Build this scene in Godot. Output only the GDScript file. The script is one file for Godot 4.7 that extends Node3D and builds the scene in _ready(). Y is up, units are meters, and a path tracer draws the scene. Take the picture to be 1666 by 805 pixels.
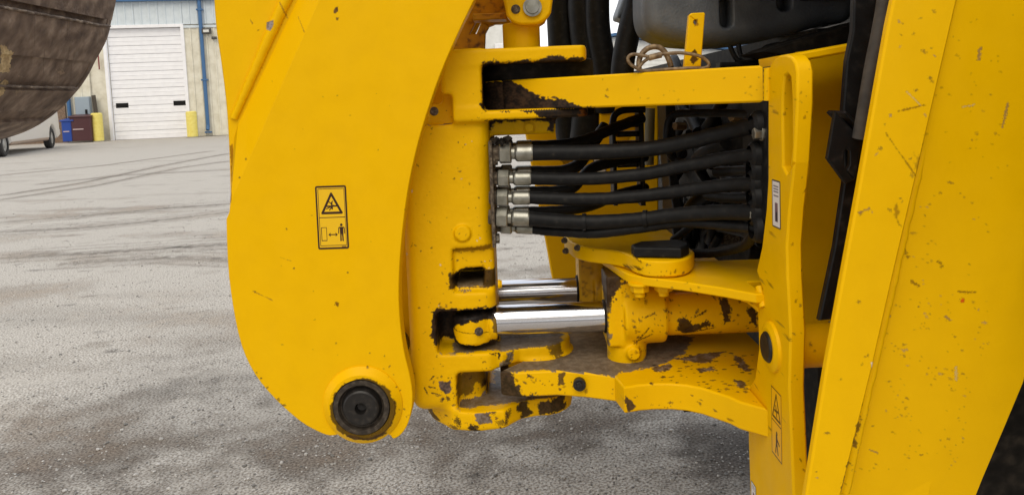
extends Node3D
# A yellow backhoe loader seen from its side: boom foot, king post, swing rams, hoses, rear frame and stabilizer, with a yard behind.
# Traced outlines are read in pixels of the 1666 x 805 photograph and set down on real planes (upright, level or sideways) at their own distance.

const F := 1200.0
const CX := 833.0
const CY := 257.4
var eye := Vector3(0, 0.95, 0)
var look := Basis()
var mats := {}
var rng := RandomNumberGenerator.new()


func ray(px: float, py: float) -> Vector3:
	return look * Vector3((px - CX) / F, (CY - py) / F, -1.0)

func pt(px: float, py: float, depth: float) -> Vector3:      # on the upright plane at that distance
	var r := ray(px, py)
	return eye + r * (depth / -r.z)

func pX(px: float, py: float, x: float) -> Vector3:          # on a plane square to the machine's length
	var r := ray(px, py)
	return eye + r * (x / r.x)

func pY(px: float, py: float, h: float) -> Vector3:          # on a level plane
	var r := ray(px, py)
	return eye + r * ((h - eye.y) / r.y)


# ---------------------------------------------------------------- mesh buffers
class Buf:
	var v := PackedVector3Array()
	var n := PackedVector3Array()
	func tri(a: Vector3, b: Vector3, c: Vector3, na: Vector3, nb: Vector3, nc: Vector3) -> void:
		if (c - a).cross(b - a).dot(na + nb + nc) < 0.0:
			v.append(a); v.append(c); v.append(b)
			n.append(na); n.append(nc); n.append(nb)
		else:
			v.append(a); v.append(b); v.append(c)
			n.append(na); n.append(nb); n.append(nc)
	func quad(a: Vector3, b: Vector3, c: Vector3, d: Vector3, na: Vector3, nb: Vector3, nc: Vector3, nd: Vector3) -> void:
		tri(a, b, c, na, nb, nc)
		tri(a, c, d, na, nc, nd)
	func add(o: Buf) -> void:
		v.append_array(o.v)
		n.append_array(o.n)


# ---------------------------------------------------------------- wear maps: grease, dust, chips, scratches and some painted shade where the photograph has them
class Wear:
	var w := 0
	var h := 0
	var hf := 0
	var x0 := 0.0
	var y1 := 0.0
	var zn := 0.0
	var ppm := 1000.0
	var slant := 0.15
	var data := PackedByteArray()
	var noise := FastNoiseLite.new()
	var fine := FastNoiseLite.new()
	func _init(a: Vector3, b: Vector3, near: float, far: float, plan: bool, density := 1000.0) -> void:
		ppm = density
		x0 = minf(a.x, b.x)
		y1 = maxf(a.y, b.y)
		zn = near
		w = int(absf(b.x - a.x) * ppm) + 1
		hf = int(absf(b.y - a.y) * ppm) + 1
		h = hf + (int((far - near) * ppm) + 1 if plan else 0)
		data.resize(w * h * 4)
		noise.noise_type = FastNoiseLite.TYPE_SIMPLEX
		noise.frequency = 0.045
		noise.fractal_octaves = 4
		fine.noise_type = FastNoiseLite.TYPE_SIMPLEX
		fine.frequency = 0.16
		fine.fractal_octaves = 2
	func front(p: Vector3) -> Vector2:
		var deep := -p.z - zn
		return Vector2((p.x + slant * deep - x0) * ppm, (y1 - p.y + 0.08 * deep) * ppm)
	func level(p: Vector3) -> Vector2:
		return Vector2((p.x - x0) * ppm, hf + clampf((-p.z - zn) * ppm, 0.5, maxf(h - hf - 1, 1)))
	func put(i: int, c: Color, a: float) -> void:
		if a <= 0.003:
			return
		var o := i * 4
		var old := data[o + 3] / 255.0
		var out := a + old * (1.0 - a)
		data[o] = int((c.r * a + data[o] / 255.0 * old * (1.0 - a)) / out * 255.0)
		data[o + 1] = int((c.g * a + data[o + 1] / 255.0 * old * (1.0 - a)) / out * 255.0)
		data[o + 2] = int((c.b * a + data[o + 2] / 255.0 * old * (1.0 - a)) / out * 255.0)
		data[o + 3] = int(out * 255.0)
	func blob(q: PackedVector2Array, c: Color, ragged := 6.0, most := 1.0, soft := 2.0, second := Color(0, 0, 0, 0)) -> void:
		var lo := q[0]
		var hi := q[0]
		for p in q:
			lo = lo.min(p)
			hi = hi.max(p)
		var count := q.size()
		for y in range(maxi(0, int(lo.y - ragged)), mini(h, int(hi.y + ragged) + 1)):
			for x in range(maxi(0, int(lo.x - ragged)), mini(w, int(hi.x + ragged) + 1)):
				var p := Vector2(x, y)
				var best := 1e9
				var inside := false
				var j := count - 1
				for i in count:
					var a := q[i]
					var b := q[j]
					var e := b - a
					var f := p - a
					best = minf(best, (f - e * clampf(f.dot(e) / maxf(e.dot(e), 1e-6), 0.0, 1.0)).length_squared())
					if (a.y > p.y) != (b.y > p.y) and p.x < (b.x - a.x) * (p.y - a.y) / (b.y - a.y) + a.x:
						inside = not inside
					j = i
				var d := sqrt(best) * (1.0 if inside else -1.0)
				var n1 := noise.get_noise_2d(x, y)
				var n2 := fine.get_noise_2d(x, y)
				d += ragged * (n1 * 1.1 + n2 * 0.5)
				var al := clampf(d / soft + 0.5, 0.0, 1.0) * most
				if al > 0.0:
					var t := clampf(0.5 + n1 * 0.9 + n2 * 0.5, 0.0, 1.0)
					var k := c.lerp(second, t) if second.a > 0.0 else c * (0.75 + 0.5 * t)
					put(y * w + x, k, al)
	func spot(at: Vector2, r: float, c: Color, a := 1.0, stretch := Vector2(1, 0)) -> void:
		var along := stretch.normalized()
		var long := maxf(stretch.length(), 1.0)
		var reach := r * long + 2.0
		for y in range(maxi(0, int(at.y - reach)), mini(h, int(at.y + reach) + 2)):
			for x in range(maxi(0, int(at.x - reach)), mini(w, int(at.x + reach) + 2)):
				var f := Vector2(x, y) - at
				var u := Vector2(f.dot(along) / long, f.cross(along))
				var d := r - u.length() + fine.get_noise_2d(x * 2.1, y * 2.1) * r * 0.7
				put(y * w + x, c, clampf(d + 0.5, 0.0, 1.0) * a)
	func line(a: Vector2, b: Vector2, r: float, c: Color, al := 1.0) -> void:
		for y in range(maxi(0, int(minf(a.y, b.y) - 4)), mini(h, int(maxf(a.y, b.y) + 5))):
			for x in range(maxi(0, int(minf(a.x, b.x) - 4)), mini(w, int(maxf(a.x, b.x) + 5))):
				var f := Vector2(x, y) - a
				var e := b - a
				var t := clampf(f.dot(e) / maxf(e.dot(e), 1e-6), 0.0, 1.0)
				var d := r * (0.7 + 0.9 * fine.get_noise_2d(x * 1.7, y * 1.7)) - (f - e * t).length() + noise.get_noise_2d(x, 7.0) * 0.6
				put(y * w + x, c, clampf(d + 0.5, 0.0, 1.0) * al)
	func texture() -> ImageTexture:
		return ImageTexture.create_from_image(Image.create_from_data(w, h, false, Image.FORMAT_RGBA8, data))


func mesh_of(b: Buf, wear: Wear = null) -> ArrayMesh:
	var a := []
	a.resize(Mesh.ARRAY_MAX)
	a[Mesh.ARRAY_VERTEX] = b.v
	a[Mesh.ARRAY_NORMAL] = b.n
	if wear:
		var uv := PackedVector2Array()
		uv.resize(b.v.size())
		var s := Vector2(1.0 / wear.w, 1.0 / wear.h)
		var plan := wear.h > wear.hf
		for i in range(0, b.v.size(), 3):
			var up := plan and b.n[i].y + b.n[i + 1].y + b.n[i + 2].y > 2.1
			for k in 3:
				uv[i + k] = (wear.level(b.v[i + k]) if up else wear.front(b.v[i + k])) * s
		a[Mesh.ARRAY_TEX_UV2] = uv
		a[Mesh.ARRAY_TEX_UV] = uv
	var m := ArrayMesh.new()
	m.add_surface_from_arrays(Mesh.PRIMITIVE_TRIANGLES, a)
	return m


# ---------------------------------------------------------------- scene tree
func numbered(parent: Node, called: String) -> String:
	if not parent.has_node(called):
		return called
	var k := 1
	while parent.has_node("%s_%03d" % [called, k]):
		k += 1
	return "%s_%03d" % [called, k]

func thing(called: String, label: String, category: String, at: Vector3, group := "") -> Node3D:
	var o := Node3D.new()
	o.name = numbered(self, called)
	add_child(o, true)
	o.position = at
	tag(o, label, category, group)
	return o

func tag(o: Node, label: String, category: String, group := "") -> void:
	if label: o.set_meta("label", label)
	if category: o.set_meta("category", category)
	if group: o.set_meta("group", group)

func base_of(n: Node) -> Vector3:
	var p := Vector3.ZERO
	while n != self:
		p += n.position
		n = n.get_parent()
	return p

func part(called: String, b: Buf, m: Material, parent: Node, wear: Wear = null) -> MeshInstance3D:
	var o := MeshInstance3D.new()
	o.name = numbered(parent, called)
	o.mesh = mesh_of(b, wear)
	o.material_override = null
	o.mesh.surface_set_material(0, m)
	parent.add_child(o, true)
	o.position = -base_of(parent)
	return o


# ---------------------------------------------------------------- shapes
func flat(z: float) -> Transform3D:                          # local xy is world xy; faces the camera side
	return Transform3D(Basis(), Vector3(0, 0, -z))

func plan(h: float) -> Transform3D:                          # local (x, distance), faces up
	return Transform3D(Basis(Vector3(1, 0, 0), Vector3(0, 0, -1), Vector3(0, 1, 0)), Vector3(0, h, 0))

func side(x: float) -> Transform3D:                          # local (world z, y), faces the boom
	return Transform3D(Basis(Vector3(0, 0, 1), Vector3(0, 1, 0), Vector3(-1, 0, 0)), Vector3(x, 0, 0))

func axis_frame(at: Vector3, dir: Vector3) -> Transform3D:
	var z := dir.normalized()
	var up := Vector3(0, 1, 0) if absf(z.y) < 0.9 else Vector3(0, 0, -1)
	var x := up.cross(z).normalized()
	return Transform3D(Basis(x, z.cross(x), z), at)

func soft(list: Array, closed: bool, sub: int) -> PackedVector2Array:
	var p := PackedVector2Array()
	for i in range(0, list.size(), 2):
		p.append(Vector2(list[i], list[i + 1]))
	return smooth2(p, closed, sub)

func smooth2(p: PackedVector2Array, closed: bool, sub: int) -> PackedVector2Array:
	if sub < 2:
		return p
	var out := PackedVector2Array()
	var n := p.size()
	for i in (n if closed else n - 1):
		var a := p[(i - 1 + n) % n] if closed or i > 0 else p[0]
		var b := p[i]
		var c := p[(i + 1) % n]
		var d := p[(i + 2) % n] if closed or i + 2 < n else p[n - 1]
		for k in sub:
			out.append(b.cubic_interpolate(c, a, d, float(k) / sub))
	if not closed:
		out.append(p[n - 1])
	return out

func fpoly(list: Array, z: float, sub := 0) -> PackedVector2Array:
	var out := PackedVector2Array()
	for q in soft(list, true, sub):
		var w := pt(q.x, q.y, z)
		out.append(Vector2(w.x, w.y))
	return out

func ypoly(list: Array, h: float, sub := 0) -> PackedVector2Array:   # pixels of points that lie at height h, as (x, distance)
	var out := PackedVector2Array()
	for q in soft(list, true, sub):
		var w := pY(q.x, q.y, h)
		out.append(Vector2(w.x, -w.z))
	return out

func xpoly(list: Array, x: float, sub := 0) -> PackedVector2Array:
	var out := PackedVector2Array()
	for q in soft(list, true, sub):
		var w := pX(q.x, q.y, x)
		out.append(Vector2(w.z, w.y))
	return out

func ring(n: int, r: float, at := Vector2.ZERO, turn := 0.0) -> PackedVector2Array:
	var out := PackedVector2Array()
	for i in n:
		out.append(at + Vector2.from_angle(TAU * i / n + turn) * r)
	return out

func rounded(w: float, h: float, r: float, at := Vector2.ZERO, seg := 5) -> PackedVector2Array:
	var out := PackedVector2Array()
	for k in 4:
		var c := at + Vector2((w / 2 - r) * [1, -1, -1, 1][k], (h / 2 - r) * [1, 1, -1, -1][k])
		for i in seg:
			out.append(c + Vector2.from_angle(PI / 2 * (k + float(i) / (seg - 1))) * r)
	return out

func with_hole(outer: PackedVector2Array, hole: PackedVector2Array) -> PackedVector2Array:
	if Geometry2D.is_polygon_clockwise(outer):
		outer.reverse()
	if not Geometry2D.is_polygon_clockwise(hole):
		hole.reverse()
	var best := 1e9
	var bi := 0
	var bj := 0
	for i in outer.size():
		for j in hole.size():
			var d := outer[i].distance_squared_to(hole[j])
			if d < best:
				best = d; bi = i; bj = j
	var out := PackedVector2Array()
	for i in bi + 1:
		out.append(outer[i])
	for j in hole.size() + 1:
		out.append(hole[(bj + j) % hole.size()])
	for i in range(bi, outer.size()):
		out.append(outer[i])
	return out

func prism(b: Buf, t: Transform3D, poly: PackedVector2Array, deep: float, bevel := 0.002, corner := 32.0, back := PackedVector2Array()) -> void:
	var p := poly.duplicate()
	var q := back.duplicate() if back.size() == p.size() else p.duplicate()
	if Geometry2D.is_polygon_clockwise(p):
		p.reverse()
		q.reverse()
	var n := p.size()
	var en := PackedVector2Array()
	for i in n:
		var e := (p[(i + 1) % n] - p[i])
		if e.length_squared() < 1e-12:
			e = p[(i + 2) % n] - p[i]
		en.append(Vector2(e.y, -e.x).normalized())
	var cosl := cos(deg_to_rad(corner))
	var ins := PackedVector2Array()
	var inq := PackedVector2Array()
	for i in n:
		var a := en[(i - 1 + n) % n]
		var c := en[i]
		var m := (a + c) / maxf(1.0 + a.dot(c), 0.5)
		ins.append(p[i] - m * bevel)
		inq.append(q[i] - m * bevel)
	var z0 := Vector3(0, 0, 1)
	var faces := Geometry2D.triangulate_polygon(ins)
	if faces.is_empty():
		faces = Geometry2D.triangulate_polygon(p)
	var bz := t.basis
	var up := (bz * z0).normalized()
	for f in range(0, faces.size(), 3):
		b.tri(t * Vector3(ins[faces[f]].x, ins[faces[f]].y, 0), t * Vector3(ins[faces[f + 1]].x, ins[faces[f + 1]].y, 0), t * Vector3(ins[faces[f + 2]].x, ins[faces[f + 2]].y, 0), up, up, up)
		b.tri(t * Vector3(inq[faces[f]].x, inq[faces[f]].y, -deep), t * Vector3(inq[faces[f + 1]].x, inq[faces[f + 1]].y, -deep), t * Vector3(inq[faces[f + 2]].x, inq[faces[f + 2]].y, -deep), -up, -up, -up)
	for i in n:
		var j := (i + 1) % n
		if p[i].distance_squared_to(p[j]) < 1e-12:
			continue
		var na := en[i]
		var nb := en[i]
		if en[(i - 1 + n) % n].dot(en[i]) > cosl:
			na = (en[(i - 1 + n) % n] + en[i]).normalized()
		if en[j].dot(en[i]) > cosl:
			nb = (en[j] + en[i]).normalized()
		var wa := (bz * Vector3(na.x, na.y, 0)).normalized()
		var wb := (bz * Vector3(nb.x, nb.y, 0)).normalized()
		var slope := (q[i] - p[i]).length() + (q[j] - p[j]).length()
		if slope > 1e-6:
			var fa := t * Vector3(p[i].x, p[i].y, 0)
			var g := (t * Vector3(p[j].x, p[j].y, 0) - fa).cross(t * Vector3(q[i].x, q[i].y, -deep) - fa).normalized()
			if g.dot(wa) < 0:
				g = -g
			wa = g; wb = g
		var a0 := t * Vector3(ins[i].x, ins[i].y, 0)
		var b0 := t * Vector3(ins[j].x, ins[j].y, 0)
		var a1 := t * Vector3(p[i].x, p[i].y, -bevel)
		var b1 := t * Vector3(p[j].x, p[j].y, -bevel)
		var a2 := t * Vector3(q[i].x, q[i].y, -deep + bevel)
		var b2 := t * Vector3(q[j].x, q[j].y, -deep + bevel)
		var a3 := t * Vector3(inq[i].x, inq[i].y, -deep)
		var b3 := t * Vector3(inq[j].x, inq[j].y, -deep)
		if bevel > 0.0:
			b.quad(a0, b0, b1, a1, (up + wa * 0.4).normalized(), (up + wb * 0.4).normalized(), (wb + up * 0.4).normalized(), (wa + up * 0.4).normalized())
			b.quad(a2, b2, b3, a3, (wa - up * 0.4).normalized(), (wb - up * 0.4).normalized(), (wb * 0.4 - up).normalized(), (wa * 0.4 - up).normalized())
		b.quad(a1, b1, b2, a2, wa, wb, wb, wa)

func disc(b: Buf, at: Vector3, dir: Vector3, r: float, deep: float, bevel := 0.001, sides := 28) -> void:   # from AT backwards along -DIR
	prism(b, axis_frame(at, dir), ring(sides, r, Vector2.ZERO, 0.3), deep, bevel, 30.0 if sides > 8 else 5.0)

func box(b: Buf, t: Transform3D, size: Vector3, bevel := 0.002) -> void:
	var h := size / 2
	prism(b, t * Transform3D(Basis(), Vector3(0, 0, h.z)), PackedVector2Array([Vector2(-h.x, -h.y), Vector2(h.x, -h.y), Vector2(h.x, h.y), Vector2(-h.x, h.y)]), size.z, minf(bevel, minf(h.x, minf(h.y, h.z)) * 0.8))

func box_at(b: Buf, at: Vector3, size: Vector3, bevel := 0.002) -> void:
	box(b, Transform3D(Basis(), at), size, bevel)

func curve3(p: PackedVector3Array, sub: int) -> PackedVector3Array:
	var out := PackedVector3Array()
	var n := p.size()
	for i in n - 1:
		for k in sub:
			out.append(p[i].cubic_interpolate(p[i + 1], p[maxi(i - 1, 0)], p[mini(i + 2, n - 1)], float(k) / sub))
	out.append(p[n - 1])
	return out

func tube(b: Buf, p: PackedVector3Array, r: float, sides := 12, wob := 0.0, r_end := -1.0, ripple := 0.0) -> void:
	var n := p.size()
	var last := Vector3.ZERO
	var rows := []
	var nor := []
	for i in n:
		var t := (p[mini(i + 1, n - 1)] - p[maxi(i - 1, 0)]).normalized()
		var u := (last - t * last.dot(t)).normalized() if last != Vector3.ZERO else axis_frame(Vector3.ZERO, t).basis.x
		last = u
		var w := t.cross(u)
		var rr := r if r_end < 0 else lerpf(r, r_end, float(i) / (n - 1))
		rr *= 1.0 + wob * rng.randf_range(-1, 1) + ripple * (1.0 if i % 2 == 0 else -1.0)
		var row := PackedVector3Array()
		var nr := PackedVector3Array()
		for k in sides:
			var d := u * cos(TAU * k / sides) + w * sin(TAU * k / sides)
			row.append(p[i] + d * rr)
			nr.append(d)
		rows.append(row)
		nor.append(nr)
	for i in n - 1:
		for k in sides:
			var l := (k + 1) % sides
			b.quad(rows[i][k], rows[i][l], rows[i + 1][l], rows[i + 1][k], nor[i][k], nor[i][l], nor[i + 1][l], nor[i + 1][k])
	for e in 2:
		var i: int = 0 if e == 0 else n - 1
		var t: Vector3 = (p[0] - p[1]).normalized() if e == 0 else (p[n - 1] - p[n - 2]).normalized()
		for k in sides:
			b.tri(p[i], rows[i][k], rows[i][(k + 1) % sides], t, t, t)

func pxline(list: Array, sub := 6) -> PackedVector3Array:      # x, y, distance, ...
	var p := PackedVector3Array()
	for i in range(0, list.size(), 3):
		p.append(pt(list[i], list[i + 1], list[i + 2]))
	return curve3(p, sub)

func lathe(b: Buf, t: Transform3D, prof: Array, sides := 32) -> void:   # profile [height along local z, radius], ...
	for i in prof.size() - 1:
		var h0: float = prof[i][0]
		var r0: float = prof[i][1]
		var h1: float = prof[i + 1][0]
		var r1: float = prof[i + 1][1]
		var s := Vector2(r1 - r0, h1 - h0).normalized()
		for k in sides:
			var a := Vector2.from_angle(TAU * k / sides)
			var c := Vector2.from_angle(TAU * (k + 1) / sides)
			var na := (t.basis * Vector3(a.x * s.y, a.y * s.y, -s.x)).normalized()
			var nc := (t.basis * Vector3(c.x * s.y, c.y * s.y, -s.x)).normalized()
			b.quad(t * Vector3(a.x * r0, a.y * r0, h0), t * Vector3(c.x * r0, c.y * r0, h0), t * Vector3(c.x * r1, c.y * r1, h1), t * Vector3(a.x * r1, a.y * r1, h1), na, nc, nc, na)

func weld(b: Buf, a: Vector3, c: Vector3, r: float) -> void:
	var p := PackedVector3Array()
	var n := maxi(4, int(a.distance_to(c) / 0.0035))
	for i in n + 1:
		p.append(a.lerp(c, float(i) / n) + Vector3(rng.randf_range(-1, 1), rng.randf_range(-1, 1), 0) * r * 0.05)
	tube(b, p, r, 10, 0.04, -1.0, 0.03)


# ---------------------------------------------------------------- castings: a field of rounded solids, meshed as surface nets
class Solid:
	var kind := 0        # 0 box, 1 cylinder, 2 outline pulled along z, 3 outline pulled along y
	var cut := false
	var k := 0.008
	var c := Vector3.ZERO
	var h := Vector3.ZERO
	var r := 0.0
	var axis := 1
	var lo := Vector3.ZERO
	var hi := Vector3.ZERO
	var grid := PackedFloat32Array()
	var gw := 0
	var gh := 0
	var g0 := Vector2.ZERO
	var gs := 0.004
	func look_up(p: Vector2) -> float:
		var q := (p - g0) / gs
		var x := clampf(q.x, 0.0, gw - 1.01)
		var y := clampf(q.y, 0.0, gh - 1.01)
		var i := int(x)
		var j := int(y)
		var fx := x - i
		var fy := y - j
		var o := j * gw + i
		return lerpf(lerpf(grid[o], grid[o + 1], fx), lerpf(grid[o + gw], grid[o + gw + 1], fx), fy) + (q - Vector2(x, y)).length() * gs
	func d(p: Vector3) -> float:
		if kind == 0:
			var q := (p - c).abs() - h
			return q.max(Vector3.ZERO).length() + minf(maxf(q.x, maxf(q.y, q.z)), 0.0) - r
		var a := 0.0
		var b := 0.0
		if kind == 1:
			var e := p - c
			if axis == 0:
				a = Vector2(e.y, e.z).length() - h.y
				b = absf(e.x) - h.x
			elif axis == 1:
				a = Vector2(e.x, e.z).length() - h.x
				b = absf(e.y) - h.y
			else:
				a = Vector2(e.x, e.y).length() - h.x
				b = absf(e.z) - h.z
		elif kind == 2:
			a = look_up(Vector2(p.x, p.y))
			b = absf(p.z - c.z) - h.z
		else:
			a = look_up(Vector2(p.x, -p.z))
			b = absf(p.y - c.y) - h.y
		a += r
		b += r
		return Vector2(maxf(a, 0), maxf(b, 0)).length() + minf(maxf(a, b), 0.0) - r

func s_box(a: Vector3, b: Vector3, r: float, cut := false, k := 0.008) -> Solid:
	var s := Solid.new()
	s.c = (a + b) / 2
	s.h = ((b - a).abs() / 2 - Vector3.ONE * r).max(Vector3.ONE * 0.0005)
	s.r = r; s.cut = cut; s.k = k
	s.lo = a.min(b); s.hi = a.max(b)
	return s

func s_cyl(c: Vector3, axis: int, r: float, half: float, round := 0.004, cut := false, k := 0.008) -> Solid:
	var s := Solid.new()
	s.kind = 1; s.c = c; s.axis = axis; s.r = round; s.cut = cut; s.k = k
	s.h = Vector3.ONE * r
	s.h[axis] = half
	s.lo = c - s.h; s.hi = c + s.h
	return s

func s_poly(poly: PackedVector2Array, upright: bool, from: float, to: float, round := 0.004, cut := false, k := 0.008) -> Solid:
	var s := Solid.new()
	s.kind = 2 if upright else 3
	s.r = round; s.cut = cut; s.k = k
	var lo := poly[0]
	var hi := poly[0]
	for p in poly:
		lo = lo.min(p); hi = hi.max(p)
	s.g0 = lo - Vector2.ONE * 0.024
	s.gw = int((hi.x - lo.x + 0.048) / s.gs) + 2
	s.gh = int((hi.y - lo.y + 0.048) / s.gs) + 2
	s.grid.resize(s.gw * s.gh)
	var n := poly.size()
	for y in s.gh:
		for x in s.gw:
			var p := s.g0 + Vector2(x, y) * s.gs
			var best := 1e9
			for i in n:
				var a := poly[i]
				var e := poly[(i + 1) % n] - a
				var f := p - a
				best = minf(best, (f - e * clampf(f.dot(e) / maxf(e.dot(e), 1e-9), 0.0, 1.0)).length_squared())
			s.grid[y * s.gw + x] = sqrt(best) * (-1.0 if Geometry2D.is_point_in_polygon(p, poly) else 1.0)
	if upright:
		s.c = Vector3(0, 0, (from + to) / 2); s.h = Vector3(0, 0, absf(to - from) / 2)
		s.lo = Vector3(lo.x, lo.y, minf(from, to)); s.hi = Vector3(hi.x, hi.y, maxf(from, to))
	else:
		s.c = Vector3(0, (from + to) / 2, 0); s.h = Vector3(0, absf(to - from) / 2, 0)
		s.lo = Vector3(lo.x, minf(from, to), -hi.y); s.hi = Vector3(hi.x, maxf(from, to), -lo.y)
	return s

func field(ops: Array, p: Vector3) -> float:
	var d := 1.0
	for o: Solid in ops:
		var e := o.d(p)
		var k := o.k
		if o.cut:
			var t := maxf(k - absf(d + e), 0.0) / k
			d = maxf(d, -e) + t * t * k * 0.25
		else:
			var t := maxf(k - absf(d - e), 0.0) / k
			d = minf(d, e) - t * t * k * 0.25
	return d

func nets(ops: Array, lo: Vector3, hi: Vector3, c: float) -> Buf:
	var nb := Vector3i(((hi - lo) / (c * 4)).ceil())
	var nx := nb.x * 4 + 1
	var ny := nb.y * 4 + 1
	var nz := nb.z * 4 + 1
	var sx := 1
	var sy := nx
	var sz := nx * ny
	var val := PackedFloat32Array()
	val.resize(nx * ny * nz)
	val.fill(1.0)
	var cell := PackedInt32Array()
	cell.resize(nx * ny * nz)
	cell.fill(-1)
	var todo := []
	var m := Vector3.ONE * 0.03
	for bz in nb.z:
		for by in nb.y:
			for bx in nb.x:
				var a := lo + Vector3(bx, by, bz) * c * 4
				var z := a + Vector3.ONE * c * 4
				var near := []
				for o: Solid in ops:
					if o.lo.x - m.x < z.x and o.hi.x + m.x > a.x and o.lo.y - m.x < z.y and o.hi.y + m.x > a.y and o.lo.z - m.x < z.z and o.hi.z + m.x > a.z:
						near.append(o)
				if near.is_empty():
					continue
				var d := field(near, (a + z) / 2)
				if absf(d) < c * 4 * 1.25:
					todo.append([bx, by, bz, near])
				elif d < 0:
					for k in 5:
						for j in 5:
							for i in 5:
								val[(bx * 4 + i) + (by * 4 + j) * sy + (bz * 4 + k) * sz] = -1.0
	for e in todo:
		for k in 5:
			for j in 5:
				for i in 5:
					var gx: int = e[0] * 4 + i
					var gy: int = e[1] * 4 + j
					var gz: int = e[2] * 4 + k
					val[gx + gy * sy + gz * sz] = field(e[3], lo + Vector3(gx, gy, gz) * c)
	var pos := PackedVector3Array()
	var nor := PackedVector3Array()
	var off := PackedInt32Array([0, sx, sy, sx + sy, sz, sx + sz, sy + sz, sx + sy + sz])
	var cor := [Vector3(0, 0, 0), Vector3(1, 0, 0), Vector3(0, 1, 0), Vector3(1, 1, 0), Vector3(0, 0, 1), Vector3(1, 0, 1), Vector3(0, 1, 1), Vector3(1, 1, 1)]
	var edges := PackedInt32Array([0, 1, 2, 3, 4, 5, 6, 7, 0, 2, 1, 3, 4, 6, 5, 7, 0, 4, 1, 5, 2, 6, 3, 7])
	for e in todo:
		for k in 4:
			for j in 4:
				for i in 4:
					var o: int = (e[0] * 4 + i) + (e[1] * 4 + j) * sy + (e[2] * 4 + k) * sz
					var mask := 0
					for q in 8:
						if val[o + off[q]] < 0.0:
							mask |= 1 << q
					if mask == 0 or mask == 255:
						continue
					var sum := Vector3.ZERO
					var count := 0
					for q in range(0, 24, 2):
						var v0 := val[o + off[edges[q]]]
						var v1 := val[o + off[edges[q + 1]]]
						if (v0 < 0.0) != (v1 < 0.0):
							sum += (cor[edges[q]] as Vector3).lerp(cor[edges[q + 1]], v0 / (v0 - v1))
							count += 1
					var p := lo + (Vector3(e[0] * 4 + i, e[1] * 4 + j, e[2] * 4 + k) + sum / count) * c
					cell[o] = pos.size()
					pos.append(p)
					var h := c * 0.5
					nor.append(Vector3(field(e[3], p + Vector3(h, 0, 0)) - field(e[3], p - Vector3(h, 0, 0)), field(e[3], p + Vector3(0, h, 0)) - field(e[3], p - Vector3(0, h, 0)), field(e[3], p + Vector3(0, 0, h)) - field(e[3], p - Vector3(0, 0, h))).normalized())
	var b := Buf.new()
	var ax := [[sx, sy, sz], [sy, sz, sx], [sz, sx, sy]]
	for e in todo:
		for k in 4:
			for j in 4:
				for i in 4:
					var o: int = (e[0] * 4 + i) + (e[1] * 4 + j) * sy + (e[2] * 4 + k) * sz
					for q in 3:
						if (val[o] < 0.0) == (val[o + ax[q][0]] < 0.0):
							continue
						var u: int = ax[q][1]
						var w: int = ax[q][2]
						if o - u - w < 0:
							continue
						var c0 := cell[o]
						var c1 := cell[o - u]
						var c2 := cell[o - u - w]
						var c3 := cell[o - w]
						if c0 < 0 or c1 < 0 or c2 < 0 or c3 < 0:
							continue
						b.quad(pos[c0], pos[c1], pos[c2], pos[c3], nor[c0], nor[c1], nor[c2], nor[c3])
	return b


# ---------------------------------------------------------------- materials
func noise_tex(size: int, freq: float, octaves: int, ramp: Array, seed_n: int, kind := FastNoiseLite.TYPE_SIMPLEX) -> NoiseTexture2D:
	var n := FastNoiseLite.new()
	n.noise_type = kind
	n.frequency = freq
	n.fractal_octaves = octaves
	n.seed = seed_n
	var t := NoiseTexture2D.new()
	t.width = size
	t.height = size
	t.seamless = true
	t.generate_mipmaps = false
	t.noise = n
	if ramp:
		var g := Gradient.new()
		var offs := PackedFloat32Array()
		var cols := PackedColorArray()
		for i in range(0, ramp.size(), 2):
			offs.append(ramp[i])
			cols.append(ramp[i + 1])
		g.offsets = offs
		g.colors = cols
		t.color_ramp = g
	return t

func rgb(r: int, g: int, b: int) -> Color:
	return Color(r / 255.0, g / 255.0, b / 255.0)

func grey(v: float) -> Color:
	return Color(v, v, v)

func mat(called: String, c: Color, rough: float, metal := 0.0, tex: Texture2D = null, scale := 1.0) -> StandardMaterial3D:
	if mats.has(called):
		return mats[called]
	var m := StandardMaterial3D.new()
	m.resource_name = called
	m.albedo_color = c
	m.roughness = rough
	m.metallic = metal
	m.cull_mode = BaseMaterial3D.CULL_DISABLED
	if tex:
		m.albedo_texture = tex
		m.uv1_triplanar = true
		m.uv1_scale = Vector3.ONE * scale
	mats[called] = m
	return m

func relief(m: StandardMaterial3D, tex: Texture2D, cm: float) -> StandardMaterial3D:
	m.heightmap_enabled = true
	m.heightmap_texture = tex
	m.heightmap_scale = cm
	return m

func paint(called: String, wear: Wear, cast: bool, rough := 0.42) -> StandardMaterial3D:
	var m := mat(called, Color.WHITE, rough, 0.0, mats.yellow_tex, 2.3)
	m.roughness_texture = mats.rough_tex
	m.roughness = rough * 1.6
	if cast:
		relief(m, mats.cast_tex, 0.035)
	else:
		relief(m, mats.peel_tex, 0.006)
	m.metallic_specular = 0.22
	if wear:
		m.detail_enabled = true
		m.detail_blend_mode = BaseMaterial3D.BLEND_MODE_MIX
		m.detail_uv_layer = BaseMaterial3D.DETAIL_UV_2
		m.detail_albedo = wear.texture()
	return m

func px_list(list: Array, z: float, wear: Wear) -> PackedVector2Array:
	var q := PackedVector2Array()
	for i in range(0, list.size(), 2):
		q.append(wear.front(pt(list[i], list[i + 1], z)))
	return q

func px_level(list: Array, h: float, wear: Wear) -> PackedVector2Array:
	var q := PackedVector2Array()
	for i in range(0, list.size(), 2):
		q.append(wear.level(pY(list[i], list[i + 1], h)))
	return q

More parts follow.
